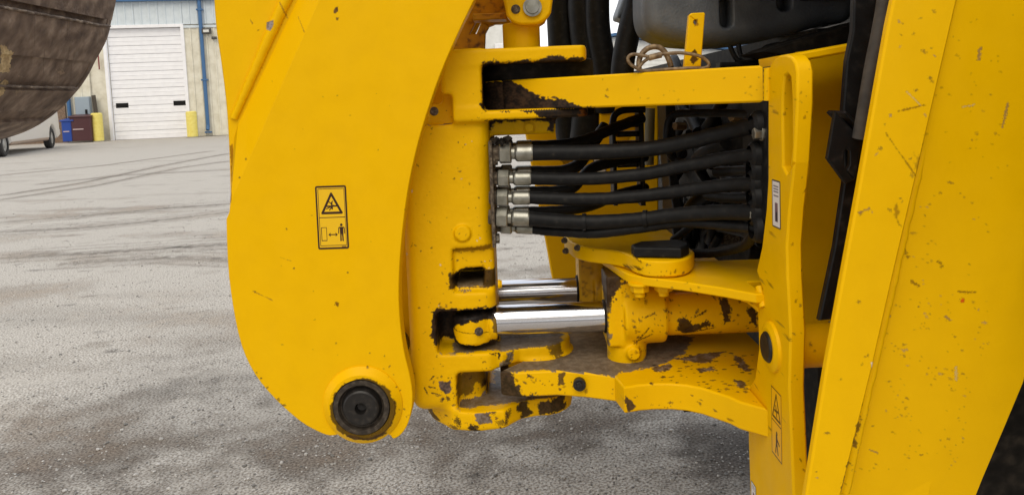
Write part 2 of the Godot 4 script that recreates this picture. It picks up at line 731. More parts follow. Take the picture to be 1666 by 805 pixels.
func specks(wear: Wear, list: Array, z: float, count: int, small: float, large: float, cols: Array, alpha := 0.9, lean := Vector2.ZERO) -> void:
	var q := px_list(list, z, wear)
	var lo := q[0]
	var hi := q[0]
	for p in q:
		lo = lo.min(p); hi = hi.max(p)
	var made := 0
	var tries := 0
	while made < count and tries < count * 30:
		tries += 1
		var p := Vector2(rng.randf_range(lo.x, hi.x), rng.randf_range(lo.y, hi.y))
		if Geometry2D.is_point_in_polygon(p, q) and wear.noise.get_noise_2d(p.x * 0.4 + 300.0, p.y * 0.4) > -0.02:
			var dir := (lean.rotated(rng.randf_range(-0.4, 0.4)) if lean != Vector2.ZERO else Vector2.from_angle(rng.randf() * PI)) * rng.randf_range(1.0, 2.2)
			wear.spot(p, lerpf(small, large, pow(rng.randf(), 3.0)), cols[rng.randi() % cols.size()], alpha * rng.randf_range(0.6, 1.0), dir)
			made += 1


func _ready() -> void:
	rng.seed = 11
	# --- camera
	look = Basis(Vector3(1, 0, 0), deg_to_rad(-4.5)) * Basis(Vector3(0, 0, 1), deg_to_rad(-2.3))
	var cam := Camera3D.new()
	cam.name = "camera"
	cam.projection = Camera3D.PROJECTION_FRUSTUM
	cam.near = 0.05
	cam.far = 900.0
	cam.size = 0.05 * 805.0 / F
	cam.frustum_offset = Vector2(0, -0.05 * (402.5 - CY) / F)
	cam.transform = Transform3D(look, eye)
	add_child(cam)
	cam.make_current()
	# --- overcast sky and a soft sun behind the camera's left shoulder
	var sky_mat := ProceduralSkyMaterial.new()
	sky_mat.sky_top_color = rgb(216, 222, 230)
	sky_mat.sky_horizon_color = rgb(248, 249, 252)
	sky_mat.sky_curve = 0.25
	sky_mat.sky_energy_multiplier = 1.0
	sky_mat.ground_bottom_color = rgb(120, 116, 110)
	sky_mat.ground_horizon_color = rgb(190, 188, 184)
	var env := Environment.new()
	env.background_mode = Environment.BG_SKY
	env.sky = Sky.new()
	env.sky.sky_material = sky_mat
	env.background_energy_multiplier = 1.0
	env.tonemap_mode = Environment.TONE_MAPPER_LINEAR
	env.tonemap_exposure = 1.56
	env.sdfgi_enabled = true
	env.ssao_enabled = true
	env.ssil_enabled = true
	var we := WorldEnvironment.new()
	we.name = "world_environment"
	we.environment = env
	add_child(we)
	var sun := DirectionalLight3D.new()
	sun.name = "overcast_sun"
	sun.light_energy = 0.4
	sun.light_color = Color(1.0, 0.97, 0.92)
	sun.light_angular_distance = 50.0
	sun.shadow_enabled = true
	sun.rotation_degrees = Vector3(-50, -14, 0)
	add_child(sun)

	common_materials()
	yard()
	garage()
	far_sheds()
	van()
	bins()
	tractor_body()
	rear_frame()
	rams()
	king_post()
	hoses()
	boom()
	stabilizers()
	upper_clutter()
	bucket()


func common_materials() -> void:
	mats.yellow_tex = noise_tex(512, 0.012, 5, [0.0, rgb(231, 179, 0), 0.5, rgb(234, 182, 0), 1.0, rgb(236, 184, 0)], 3)
	mats.rough_tex = noise_tex(256, 0.02, 4, [0.0, grey(0.45), 0.5, grey(0.6), 1.0, grey(0.85)], 5)
	mats.cast_tex = noise_tex(512, 0.055, 3, [], 8)
	mats.peel_tex = noise_tex(512, 0.09, 2, [], 9)
	mats.rust_tex = noise_tex(512, 0.02, 5, [0.0, rgb(70, 54, 44), 0.4, rgb(108, 90, 76), 0.6, rgb(128, 109, 94), 0.85, rgb(156, 138, 122), 1.0, rgb(184, 169, 153)], 21)
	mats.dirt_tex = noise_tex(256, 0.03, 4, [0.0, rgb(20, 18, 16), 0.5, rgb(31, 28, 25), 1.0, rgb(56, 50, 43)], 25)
	mat("grease", Color.WHITE, 0.6, 0.0, mats.dirt_tex, 4.0)  # also colours the added backing sheet that stands in for shade
	mat("chrome", Color(0.84, 0.84, 0.86), 0.16, 1.0)
	mat("zinc", Color.WHITE, 0.36, 0.85, noise_tex(256, 0.02, 4, [0.0, rgb(126, 124, 114), 0.5, rgb(150, 149, 140), 1.0, rgb(168, 167, 160)], 31), 8.0)
	mat("steel", Color.WHITE, 0.5, 0.6, noise_tex(256, 0.05, 4, [0.0, rgb(60, 54, 46), 0.5, rgb(104, 98, 88), 1.0, rgb(150, 146, 136)], 33), 10.0)
	mat("rubber", Color.WHITE, 0.52, 0.0, noise_tex(256, 0.03, 4, [0.0, rgb(15, 15, 16), 0.6, rgb(22, 22, 23), 0.85, rgb(34, 33, 31), 1.0, rgb(60, 56, 50)], 35), 6.0)
	mats.rubber.metallic_specular = 0.3
	mat("black_paint", Color.WHITE, 0.45, 0.0, noise_tex(256, 0.03, 4, [0.0, rgb(15, 15, 16), 0.6, rgb(22, 22, 23), 1.0, rgb(46, 43, 40)], 36), 5.0)
	mats.black_paint.metallic_specular = 0.3
	mat("grey_plastic", Color.WHITE, 0.5, 0.0, noise_tex(256, 0.02, 5, [0.0, rgb(78, 82, 88), 0.6, rgb(88, 93, 99), 1.0, rgb(100, 103, 107)], 37), 3.0)
	mats.grease.metallic_specular = 0.25
	relief(mats.grey_plastic, mats.peel_tex, 0.02)
	paint("plain_paint", null, false)
	paint("plain_cast", null, true)


# ================================================================ the yard and what stands behind
func yard() -> void:
	var b := Buf.new()
	var cols := PackedColorArray()
	var n := FastNoiseLite.new()
	n.noise_type = FastNoiseLite.TYPE_SIMPLEX
	n.frequency = 0.35
	n.fractal_octaves = 5
	var rows := [1.5]
	while rows[rows.size() - 1] > -700.0:
		var z: float = rows[rows.size() - 1]
		rows.append(z - maxf(0.12, absf(z) * 0.045))
	var put := func(x: float, z: float) -> Vector3: return Vector3(x, 0.0, z)
	for i in rows.size() - 1:
		var z0: float = rows[i]
		var z1: float = rows[i + 1]
		var w0 := maxf(8.0, absf(z0) * 1.3)
		var w1 := maxf(8.0, absf(z1) * 1.3)
		for k in 90:
			var s0 := -1.0 + k / 45.0
			var s1 := -1.0 + (k + 1) / 45.0
			b.quad(put.call(s0 * w0, z0), put.call(s1 * w0, z0), put.call(s1 * w1, z1), put.call(s0 * w1, z1), Vector3.UP, Vector3.UP, Vector3.UP, Vector3.UP)
	for p in b.v:
		var t := n.get_noise_2d(p.x * 0.5, p.z) * 0.7 + n.get_noise_2d(p.x * 2.0 + 90.0, p.z * 4.0) * 0.5
		var v := 1.08 + 0.22 * t
		cols.append(Color(v, v, v))
	# stains, tyre tracks and painted shade under the machine, a map over the near yard
	var a := Vector3(-16, 0, 0)
	var wear := Wear.new(a, Vector3(8, 0.04, 0), 1.2, 30.0, true, 45.0)
	wear.noise.frequency = 0.022
	var dark := Color(0.56, 0.53, 0.50)
	var wet := Color(0.40, 0.38, 0.37)
	for s in [[250, 735, 330, 705, 455, 712, 520, 760, 470, 792, 360, 780, 270, 765], [190, 640, 300, 590, 420, 610, 470, 640, 360, 650, 240, 655], [20, 745, 120, 735, 210, 745, 150, 775, 60, 790], [250, 770, 480, 745, 560, 775, 600, 815, 420, 812]]:
		wear.blob(px_level(s, 0.0, wear), dark, 15.0, 0.55, 20.0, wet)
	for s in [[930, 728, 1080, 700, 1150, 715, 1060, 745, 950, 750], [1120, 718, 1210, 706, 1225, 740, 1160, 745], [1150, 750, 1230, 735, 1240, 790, 1160, 785], [800, 760, 940, 735, 990, 760, 860, 790], [700, 720, 880, 690, 1010, 690, 900, 720, 760, 745]]:
		wear.blob(px_level(s, 0.0, wear), dark, 11.0, 0.78, 13.0, wet)  # stains under the machine, darkened to paint in its shade
	for s in [[0, 318, 120, 300, 260, 270, 368, 250], [0, 325, 150, 303, 290, 273, 372, 262], [0, 362, 130, 352, 260, 340, 372, 332], [0, 378, 120, 372, 250, 360, 374, 345], [0, 421, 160, 412, 300, 402, 376, 398], [60, 300, 200, 285, 372, 276], [0, 285, 160, 270, 340, 246], [100, 430, 260, 420, 380, 425]]:
		for i in range(0, s.size() - 2, 2):
			var p := px_level([s[i], s[i + 1], s[i + 2], s[i + 3]], 0.0, wear)
			wear.line(p[0], p[1], 2.2, dark, 0.6)
			var across := (p[1] - p[0]).orthogonal().normalized() * 7.0
			wear.blob(PackedVector2Array([p[0] - across, p[1] - across, p[1] + across, p[0] + across]), Color(0.66, 0.63, 0.60), 5.0, 0.35, 8.0)
			for off in [9.0, 14.0, -7.0]:
				wear.line(p[0] + Vector2(0, off), p[1] + Vector2(0, off * 1.15), 0.9, dark, 0.4)
			wear.line(p[0] + Vector2(0, 3.0), p[1] + Vector2(0, 3.5), 1.0, dark, 0.35)
	var pale := px_level([30, 636, 115, 626], 0.0, wear)
	wear.line(pale[0], pale[1], 1.2, Color(1, 1, 1), 0.35)
	# scattered grit, dark spots and pale chips
	for i in 2600:
		var c := Vector2(rng.randf() * wear.w, wear.hf + rng.randf() * rng.randf() * 0.5 * (wear.h - wear.hf))
		if i % 3 == 0:
			wear.spot(c, rng.randf_range(0.35, 0.8), Color(0.3, 0.27, 0.25), rng.randf_range(0.3, 0.8), Vector2(rng.randf_range(1, 2.5), 0.3))
		else:
			wear.spot(c, rng.randf_range(0.6, 2.2), Color(0.66, 0.62, 0.58), rng.randf_range(0.15, 0.4), Vector2(rng.randf_range(1, 3), 0.3))
	# broad mottling: worn, dusty and damp streaks drawn out along the traffic
	for i in 420:
		var c := Vector2(rng.randf() * wear.w, wear.hf + rng.randf() * rng.randf() * (wear.h - wear.hf))
		var rx := rng.randf_range(10, 46)
		var ry := rng.randf_range(2.5, 9)
		var q := PackedVector2Array()
		for k in 9:
			q.append(c + Vector2(cos(TAU * k / 9.0) * rx * rng.randf_range(0.7, 1.2), sin(TAU * k / 9.0) * ry * rng.randf_range(0.6, 1.3) - cos(TAU * k / 9.0) * rx * 0.12))
		if i % 2 == 0:
			wear.blob(q, Color(0.62, 0.57, 0.52), 6.0, 0.32, 7.0)
		else:
			wear.blob(q, Color(0.74, 0.72, 0.70), 6.0, 0.32, 7.0)
	for i in 900:
		var p := Vector2(rng.randf() * wear.w, wear.hf + rng.randf() * (wear.h - wear.hf))
		wear.spot(p, rng.randf_range(0.4, 1.2), Color(0.3, 0.28, 0.26), rng.randf_range(0.3, 0.8), Vector2(rng.randf_range(1, 3), 0))
	var m := mat("yard_ground", Color.WHITE, 0.93, 0.0, noise_tex(1536, 0.10, 6, [0.0, rgb(78, 73, 68), 0.22, rgb(132, 124, 116), 0.4, rgb(167, 161, 153), 0.58, rgb(182, 177, 170), 0.78, rgb(199, 195, 188), 1.0, rgb(246, 244, 240)], 41), 0.55)
	m.vertex_color_use_as_albedo = true
	relief(m, noise_tex(1024, 0.15, 5, [], 43), 0.22)
	m.detail_enabled = true
	m.detail_blend_mode = BaseMaterial3D.BLEND_MODE_MUL
	m.detail_uv_layer = BaseMaterial3D.DETAIL_UV_2
	m.detail_albedo = wear.texture()
	m.texture_repeat = true
	var o := MeshInstance3D.new()
	o.name = "ground"
	var arr := []
	arr.resize(Mesh.ARRAY_MAX)
	arr[Mesh.ARRAY_VERTEX] = b.v
	arr[Mesh.ARRAY_NORMAL] = b.n
	arr[Mesh.ARRAY_COLOR] = cols
	var uv := PackedVector2Array()
	for p in b.v:
		var q := Vector2((p.x - wear.x0) * wear.ppm, wear.hf + (-p.z - wear.zn) * wear.ppm)
		uv.append(q / Vector2(wear.w, wear.h) if true else q)
	arr[Mesh.ARRAY_TEX_UV] = uv
	arr[Mesh.ARRAY_TEX_UV2] = uv
	var mesh := ArrayMesh.new()
	mesh.add_surface_from_arrays(Mesh.PRIMITIVE_TRIANGLES, arr)
	mesh.surface_set_material(0, m)
	o.mesh = mesh
	add_child(o, true)
	tag(o, "grey worn gravelly asphalt of the yard with tyre tracks, dark stains and painted shade under the machine", "ground")
	o.set_meta("kind", "structure")
	# loose stones
	var st := Buf.new()
	var rough := FastNoiseLite.new()
	rough.frequency = 0.9
	var ico := SphereMesh.new()
	ico.radius = 1.0
	ico.height = 1.5
	ico.radial_segments = 6
	ico.rings = 3
	var ia := ico.get_mesh_arrays()
	var iv: PackedVector3Array = ia[Mesh.ARRAY_VERTEX]
	var ix: PackedInt32Array = ia[Mesh.ARRAY_INDEX]
	for i in range(0, ix.size(), 3):
		var q := []
		for k in 3:
			var p := iv[ix[i + k]]
			q.append(p * (1.0 + 0.5 * rough.get_noise_3d(p.x * 2, p.y * 2, p.z * 2)))
		var g: Vector3 = ((q[2] - q[0]) as Vector3).cross(q[1] - q[0])
		if g.length() < 1e-9:
			continue
		g = g.normalized()
		st.tri(q[0], q[1], q[2], g, g, g)
	var mm := MultiMesh.new()
	mm.transform_format = MultiMesh.TRANSFORM_3D
	mm.use_colors = true
	mm.mesh = mesh_of(st)
	var stones := 26000
	mm.instance_count = stones
	for i in stones:
		var z := -1.35 - 7.0 * pow(rng.randf(), 1.8)
		var x := rng.randf_range(-0.75, 0.55) * (-z + 0.3)
		var r := rng.randf_range(0.0016, 0.0038) if rng.randf() < 0.94 else rng.randf_range(0.0038, 0.007)
		mm.set_instance_transform(i, Transform3D(Basis.from_euler(Vector3(rng.randf() * TAU, rng.randf() * TAU, 0)).scaled(Vector3(r, r * 0.7, r)), Vector3(x, r * 0.25, z)))
		var v := rng.randf_range(0.14, 0.62)
		mm.set_instance_color(i, Color(v, v * 0.97, v * 0.93))
	var gm := mat("gravel", Color.WHITE, 0.9)
	gm.vertex_color_use_as_albedo = true
	mm.mesh.surface_set_material(0, gm)
	var gi := MultiMeshInstance3D.new()
	gi.name = "gravel"
	gi.multimesh = mm
	add_child(gi, true)
	tag(gi, "small loose grey stones scattered over the near yard", "gravel")
	gi.set_meta("kind", "stuff")


var wall_at := Vector3.ZERO
var wall_t := Transform3D()

func wall_uv(px: float, py: float, out := 0.0) -> Vector2:
	var r := ray(px, py)
	var nn := wall_t.basis.z
	var s := (wall_t.origin + nn * out - eye).dot(nn) / r.dot(nn)
	var q := wall_t.affine_inverse() * (eye + r * s)
	return Vector2(q.x, q.y)

func wall_box(b: Buf, a: Vector2, c: Vector2, near: float, far: float, bevel := 0.004) -> void:
	box(b, wall_t * Transform3D(Basis(), Vector3((a.x + c.x) / 2, (a.y + c.y) / 2, (near + far) / 2)), Vector3(absf(c.x - a.x), absf(c.y - a.y), absf(near - far)), bevel)

func garage() -> void:
	var yaw := deg_to_rad(8.0)
	var o := pY(246, 225.6, 0)
	wall_t = Transform3D(Basis(Vector3(cos(yaw), 0, -sin(yaw)), Vector3.UP, Vector3(sin(yaw), 0, cos(yaw))), o)
	var g := thing("garage", "long pale metal clad garage with white roll up door and blue trim", "garage", o)
	var beige := mat("beige_cladding", Color.WHITE, 0.6, 0.0, noise_tex(256, 0.02, 4, [0.0, rgb(205, 199, 180), 0.6, rgb(222, 217, 200), 1.0, rgb(228, 224, 209)], 51), 0.5)
	var pale := mat("pale_blue_cladding", Color.WHITE, 0.6, 0.0, noise_tex(256, 0.02, 4, [0.0, rgb(198, 208, 214), 1.0, rgb(214, 222, 227)], 52), 0.5)
	var white := mat("white_door", Color.WHITE, 0.5, 0.0, noise_tex(256, 0.02, 4, [0.0, rgb(236, 236, 240), 1.0, rgb(245, 245, 248)], 53), 0.5)
	var blue := mat("blue_trim", rgb(62, 104, 150), 0.5)
	var dl := wall_uv(169, 48)
	var dr := wall_uv(307, 222)
	var left := dl.x - 0.0
	var right := dr.x
	left = wall_uv(178, 140).x
	right = wall_uv(300, 140).x
	var top := wall_uv(246, 45).y
	var split := wall_uv(320, 43).y
	var eave := wall_uv(260, 2).y
	# solid wall behind the cladding
	var core := Buf.new()
	wall_box(core, Vector2(-14, 0), Vector2(left, eave + 0.6), -0.3, -0.06)
	wall_box(core, Vector2(right, 0), Vector2(9, eave + 0.6), -0.3, -0.06)
	wall_box(core, Vector2(left, top), Vector2(right, eave + 0.6), -0.3, -0.06)
	part("wall", core, beige, g)
	var rf := Buf.new()
	box(rf, wall_t * Transform3D(Basis(Vector3(1, 0, 0), 0.16), Vector3(-2.5, eave + 1.3, -4.5)), Vector3(23.6, 0.12, 9.6))
	part("roof", rf, beige, g)
	# ribbed cladding sheets, one part each
	var x := -13.8
	while x < 8.8:
		var x1 := x + 0.9
		for level in 2:
			var lo := 0.02 if level == 0 else split
			var hi := split if level == 0 else eave
			if level == 0 and x1 > left - 0.05 and x < right + 0.05:
				continue
			if level == 1:
				lo = maxf(lo, top + 0.1)
			var b := Buf.new()
			var prof := PackedVector2Array()
			for k in 3:
				var u := x + 0.3 * k
				prof.append_array(PackedVector2Array([Vector2(u, 0), Vector2(u + 0.2, 0), Vector2(u + 0.225, 0.03), Vector2(u + 0.27, 0.03), Vector2(u + 0.295, 0)]))
			for k in prof.size() - 1:
				var e := prof[k + 1] - prof[k]
				var nn := wall_t.basis * Vector3(-e.y, 0, e.x).normalized()
				b.quad(wall_t * Vector3(prof[k].x, lo, prof[k].y), wall_t * Vector3(prof[k + 1].x, lo, prof[k + 1].y), wall_t * Vector3(prof[k + 1].x, hi, prof[k + 1].y), wall_t * Vector3(prof[k].x, hi, prof[k].y), nn, nn, nn, nn)
			part("cladding_sheet", b, beige if level == 0 else pale, g)
		x += 0.9
	for c in [[-13.8, left - 0.1], [right + 0.1, 8.8]]:
		var b := Buf.new()
		wall_box(b, Vector2(c[0], split - 0.05), Vector2(c[1], split + 0.05), 0.032, 0.05)
		part("flashing", b, pale, g)
	var fa := Buf.new()
	wall_box(fa, Vector2(-14, eave), Vector2(9, eave + 0.3), 0.0, 0.22)
	part("eave_trim", fa, blue, g)
	# door
	var d := Buf.new()
	wall_box(d, Vector2(left - 0.12, 0), Vector2(left, top + 0.12), -0.1, 0.07)
	wall_box(d, Vector2(right, 0), Vector2(right + 0.12, top + 0.12), -0.1, 0.07)
	wall_box(d, Vector2(left, top), Vector2(right, top + 0.12), -0.1, 0.07)
	var frame := part("door", d, white, g)
	var n := 13
	for k in n:
		var b := Buf.new()
		var y0 := top * k / n
		var y1 := top * (k + 1) / n
		wall_box(b, Vector2(left + 0.01, y0 + 0.006), Vector2(right - 0.01, y1 - 0.006), -0.17, -0.085, 0.012)
		wall_box(b, Vector2(left + 0.01, y0 + (y1 - y0) * 0.52), Vector2(right - 0.01, y0 + (y1 - y0) * 0.6), -0.1, -0.075, 0.01)
		part("door_panel", b, white, frame)
	var bk := Buf.new()
	wall_box(bk, Vector2(left, 0), Vector2(right, top), -0.26, -0.2)
	part("door_backing", bk, mat("door_gap", rgb(176, 176, 180), 0.7), frame)
	for w in [[186, 168, 207, 175], [280, 164, 302, 171]]:
		var p := wall_uv(w[0], w[1])
		var q := wall_uv(w[2], w[3])
		var b := Buf.new()
		wall_box(b, p, q, -0.12, -0.06, 0.02)
		var wf := part("window", b, mats.black_paint, frame)
		wf.name = numbered(frame, "window")
	# downpipe with straps
	var pp := Buf.new()
	var pu := wall_uv(332, 110).x
	tube(pp, PackedVector3Array([wall_t * Vector3(pu, 0.35, 0.12), wall_t * Vector3(pu, eave + 0.2, 0.12)]), 0.07, 12)
	tube(pp, PackedVector3Array([wall_t * Vector3(pu, 0.42, 0.12), wall_t * Vector3(pu, 0.25, 0.2)]), 0.07, 12)
	var pipe := part("downpipe", pp, blue, g)
	for py in [16, 130, 215]:
		var b := Buf.new()
		var v := wall_uv(332, py).y
		wall_box(b, Vector2(pu - 0.12, v - 0.03), Vector2(pu + 0.12, v + 0.03), 0.03, 0.2)
		part("strap", b, blue, pipe)
	# lamps on the wall
	for w in [[329, 47, 344, 55], [345, 60, 353, 64]]:
		var p := wall_uv(w[0], w[1])
		var q := wall_uv(w[2], w[3])
		var b := Buf.new()
		wall_box(b, p, q, 0.03, 0.2, 0.02)
		var lamp := part("wall_lamp", b, mat("lamp_case", rgb(74, 70, 66), 0.5), g)
		var gl := Buf.new()
		wall_box(gl, p + Vector2(0.06, -0.05), q + Vector2(-0.06, 0.05), 0.198, 0.21, 0.005)
		part("lens", gl, mat("lamp_glass", rgb(214, 214, 208), 0.2), lamp)
	var eb := Buf.new()
	wall_box(eb, wall_uv(125, 158), wall_uv(151, 191), 0.03, 0.3, 0.02)
	var ebx := part("electrical_box", eb, mat("grey_box", rgb(150, 164, 176), 0.5), g)
	var eh := Buf.new()
	wall_box(eh, wall_uv(143, 178), wall_uv(147, 185), 0.3, 0.34, 0.01)
	part("handle", eh, mats.black_paint, ebx)
	var bp := Buf.new()
	var bu := wall_uv(114, 180).x
	tube(bp, PackedVector3Array([wall_t * Vector3(bu, 0.3, 0.12), wall_t * Vector3(bu, eave, 0.12)]), 0.07, 12)
	part("downpipe", bp, blue, g)
	# brick base to the left of the bins
	var br := Buf.new()
	wall_box(br, Vector2(-13.9, 0), Vector2(bu - 0.15, wall_uv(100, 165).y), 0.032, 0.12)
	part("brick_base", br, mat("brown_brick", Color.WHITE, 0.85, 0.0, noise_tex(256, 0.05, 4, [0.0, rgb(96, 78, 64), 0.5, rgb(124, 102, 84), 1.0, rgb(150, 130, 110)], 55), 1.0), g)
	var rs := Buf.new()
	wall_box(rs, wall_uv(159, 88), wall_uv(162.5, 113), 0.04, 0.1)
	part("red_strip", rs, mat("dull_red", rgb(130, 56, 58), 0.6), g)


func far_sheds() -> void:
	var siding := mat("white_siding", Color.WHITE, 0.6, 0.0, noise_tex(256, 0.02, 4, [0.0, rgb(216, 217, 214), 1.0, rgb(232, 233, 231)], 57), 0.4)
	var blue: Material = mats.blue_trim
	# gable end seen between the hoses and the tube
	var z := 42.0
	var g := thing("white_shed", "white lap sided shed with a low gable and blue roof edge", "shed", Vector3(pt(1000, 185, z).x, 0, -z))
	var apex := pt(1000, 60, z)
	var wide := 6.5
	var drop := 1.05
	var y := 0.0
	var b := Buf.new()
	prism(b, flat(z + 0.05), PackedVector2Array([Vector2(apex.x - wide, 0), Vector2(apex.x + wide, 0), Vector2(apex.x + wide, apex.y - drop), Vector2(apex.x, apex.y), Vector2(apex.x - wide, apex.y - drop)]), 9.0, 0.0)
	part("wall", b, siding, g)
	while y < apex.y - 0.1:
		var half := wide if y + 0.22 < apex.y - drop else wide * (apex.y - y - 0.22) / drop
		if half > 0.3:
			var l := Buf.new()
			box(l, Transform3D(Basis(Vector3(1, 0, 0), -0.1), Vector3(apex.x, y + 0.11, -z)), Vector3(half * 2, 0.225, 0.02), 0.0)
			part("siding_board", l, siding, g)
		y += 0.22
	for s in [-1.0, 1.0]:
		var r := Buf.new()
		var a := Vector3(apex.x, apex.y + 0.12, -z - 4.4)
		var e := Vector3(s * (wide + 0.3), -drop * (wide + 0.3) / wide, 0)
		box(r, Transform3D(Basis(e.normalized(), Vector3(0, 0, 1).cross(e.normalized()), Vector3(0, 0, 1)), a + e / 2), Vector3(e.length(), 0.16, 9.6), 0.02)
		part("roof", r, blue, g)
	# flat fronted block behind the boom, with a door
	z = 37.0
	var o := pt(800, 160, z)
	var h := thing("white_workshop", "white workshop front with a ribbed door seen through the boom opening", "building", Vector3(o.x, 0, -z))
	var wb := Buf.new()
	var top := pt(800, 8, z).y
	box_at(wb, Vector3(o.x - 1.5, top / 2, -z - 3.0), Vector3(6.0, top, 5.9), 0.0)
	part("wall", wb, siding, h)
	var tr := Buf.new()
	box_at(tr, Vector3(o.x - 1.5, top + 0.08, -z - 3.0), Vector3(6.2, 0.16, 6.2))
	part("roof", tr, blue, h)
	var x0 := pt(804, 60, z).x
	for k in 14:
		var db := Buf.new()
		box_at(db, Vector3(x0 + 0.55, 0.14 + k * 0.27, -z + 0.02), Vector3(1.1, 0.255, 0.07), 0.02)
		part("door_panel", db, mats.white_door, h)
	# ribbed shed further right
	var p0 := pt(1125, 150, 60)
	var p1 := pt(1310, 145, 30)
	p0.y = 0
	p1.y = 0
	var c := thing("ribbed_shed", "low grey ribbed metal shed with blue roof edge under the grey panel", "shed", (p0 + p1) / 2)
	var dir := (p1 - p0)
	var len := dir.length()
	dir /= len
	var t := Transform3D(Basis(dir, Vector3.UP, dir.cross(Vector3.UP)), p0)
	var hh := 3.3
	var cw := Buf.new()
	box(cw, t * Transform3D(Basis(), Vector3(len / 2, hh / 2, -2.6)), Vector3(len, hh, 5.0), 0.0)
	var ribbed := mat("grey_ribs", rgb(196, 200, 202), 0.5)
	part("wall", cw, ribbed, c)
	var x := 0.3
	while x < len:
		var rb := Buf.new()
		box(rb, t * Transform3D(Basis(), Vector3(x, hh / 2, -0.06)), Vector3(0.22, hh, 0.12), 0.03)
		part("rib", rb, ribbed, c)
		x += 0.6
	var er := Buf.new()
	box(er, t * Transform3D(Basis(), Vector3(len / 2, hh + 0.12, -2.5)), Vector3(len + 0.3, 0.24, 5.5), 0.02)
	part("roof", er, blue, c)


func van() -> void:
	var rear := pY(80, 241, 0)
	var front := pY(2, 255, 0)
	var dir := (front - rear).normalized()
	var out := Vector3.UP.cross(dir)
	if out.z < 0 and out.x < 0:
		out = -out
	if out.dot(eye - rear) < 0:
		out = -out
	var wb := rear.distance_to(front)
	var t := Transform3D(Basis(dir, Vector3.UP, dir.cross(Vector3.UP)), rear)
	if t.basis.z.dot(out) < 0:
		t = Transform3D(Basis(-dir, Vector3.UP, (-dir).cross(Vector3.UP)), rear)
	var s := 1.0 if t.basis.x.dot(dir) > 0 else -1.0
	var g := thing("parked_van", "pale beige van parked by the garage, half hidden by the rusty bucket", "van", rear)
	var arc := func(cx: float) -> Array:
		var q := []
		for k in 9:
			var a := PI - PI * k / 8.0
			q.append(Vector2(cx + cos(a) * 0.39, 0.30 + sin(a) * 0.42))
		return q
	var poly := PackedVector2Array([Vector2(-0.85, 0.32)])
	for q in arc.call(0.0): poly.append(q)
	for q in arc.call(wb): poly.append(q)
	for q in [Vector2(wb + 0.85, 0.4), Vector2(wb + 0.9, 0.9), Vector2(wb + 0.2, 1.15), Vector2(wb - 0.6, 1.85), Vector2(-0.35, 1.88), Vector2(-0.62, 1.72), Vector2(-0.78, 1.35), Vector2(-0.9, 1.0), Vector2(-0.92, 0.6)]: poly.append(q)
	for i in poly.size():
		poly[i].x *= s
	var cream := mat("van_paint", rgb(190, 184, 176), 0.25)
	cream.clearcoat_enabled = true
	cream.clearcoat = 0.6
	var b := Buf.new()
	prism(b, t * Transform3D(Basis(), Vector3(0, 0, 0.12)), poly, 1.85, 0.07)
	var body := part("body", b, cream, g)
	var sb := Buf.new()
	box(sb, t * Transform3D(Basis(), Vector3(s * wb / 2, 0.34, 0.06)), Vector3(wb - 0.95, 0.14, 0.12), 0.04)
	part("sill", sb, mat("van_sill", rgb(148, 126, 108), 0.5), body)
	var bb := Buf.new()
	box(bb, t * Transform3D(Basis(), Vector3(s * -0.86, 0.5, -0.8)), Vector3(0.16, 0.24, 1.86), 0.05)
	part("bumper", bb, mat("van_bumper", rgb(190, 182, 172), 0.5), g)
	var wn := Buf.new()
	box(wn, t * Transform3D(Basis(), Vector3(s * (wb * 0.45), 1.5, 0.12)), Vector3(wb * 0.8, 0.5, 0.02), 0.005)
	part("window", wn, mat("van_glass", rgb(30, 34, 38), 0.08), g)
	for x in [0.0, wb]:
		for zz in [0.1, -1.65]:
			var w := Buf.new()
			lathe(w, t * Transform3D(Basis(), Vector3(s * x, 0.33, zz - 0.1)), [[-0.1, 0.2], [-0.1, 0.3], [-0.07, 0.33], [0.07, 0.33], [0.1, 0.3], [0.1, 0.2]], 28)
			var tyre := part("wheel", w, mat("tyre", rgb(52, 50, 48), 0.85), g)
			var r := Buf.new()
			lathe(r, t * Transform3D(Basis(), Vector3(s * x, 0.33, zz - 0.1)), [[-0.08, 0.0], [-0.08, 0.2], [0.08, 0.2], [0.06, 0.12], [0.09, 0.06], [0.09, 0.0]], 20)
			part("rim", r, mat("hub", rgb(160, 158, 154), 0.45, 0.4), tyre)
	var gr := Buf.new()
	# rough grass verge behind the van
	for i in 900:
		var p := pY(rng.randf_range(5, 92), rng.randf_range(229, 233), 0) + Vector3(0, 0, -1.5)
		var hgt := rng.randf_range(0.08, 0.22)
		var side := Vector3(rng.randf_range(-1, 1), 0, rng.randf_range(-1, 1)).normalized() * 0.02
		var tip := p + Vector3(rng.randf_range(-0.06, 0.06), hgt, rng.randf_range(-0.06, 0.06))
		var nn := (side.cross(tip - p)).normalized()
		gr.tri(p - side, p + side, tip, nn, nn, nn)
	var go := part("grass", gr, mat("verge_grass", rgb(150, 150, 84), 0.9), self)
	go.position = Vector3.ZERO
	tag(go, "strip of rough dry grass behind the van", "grass")
	go.set_meta("kind", "stuff")


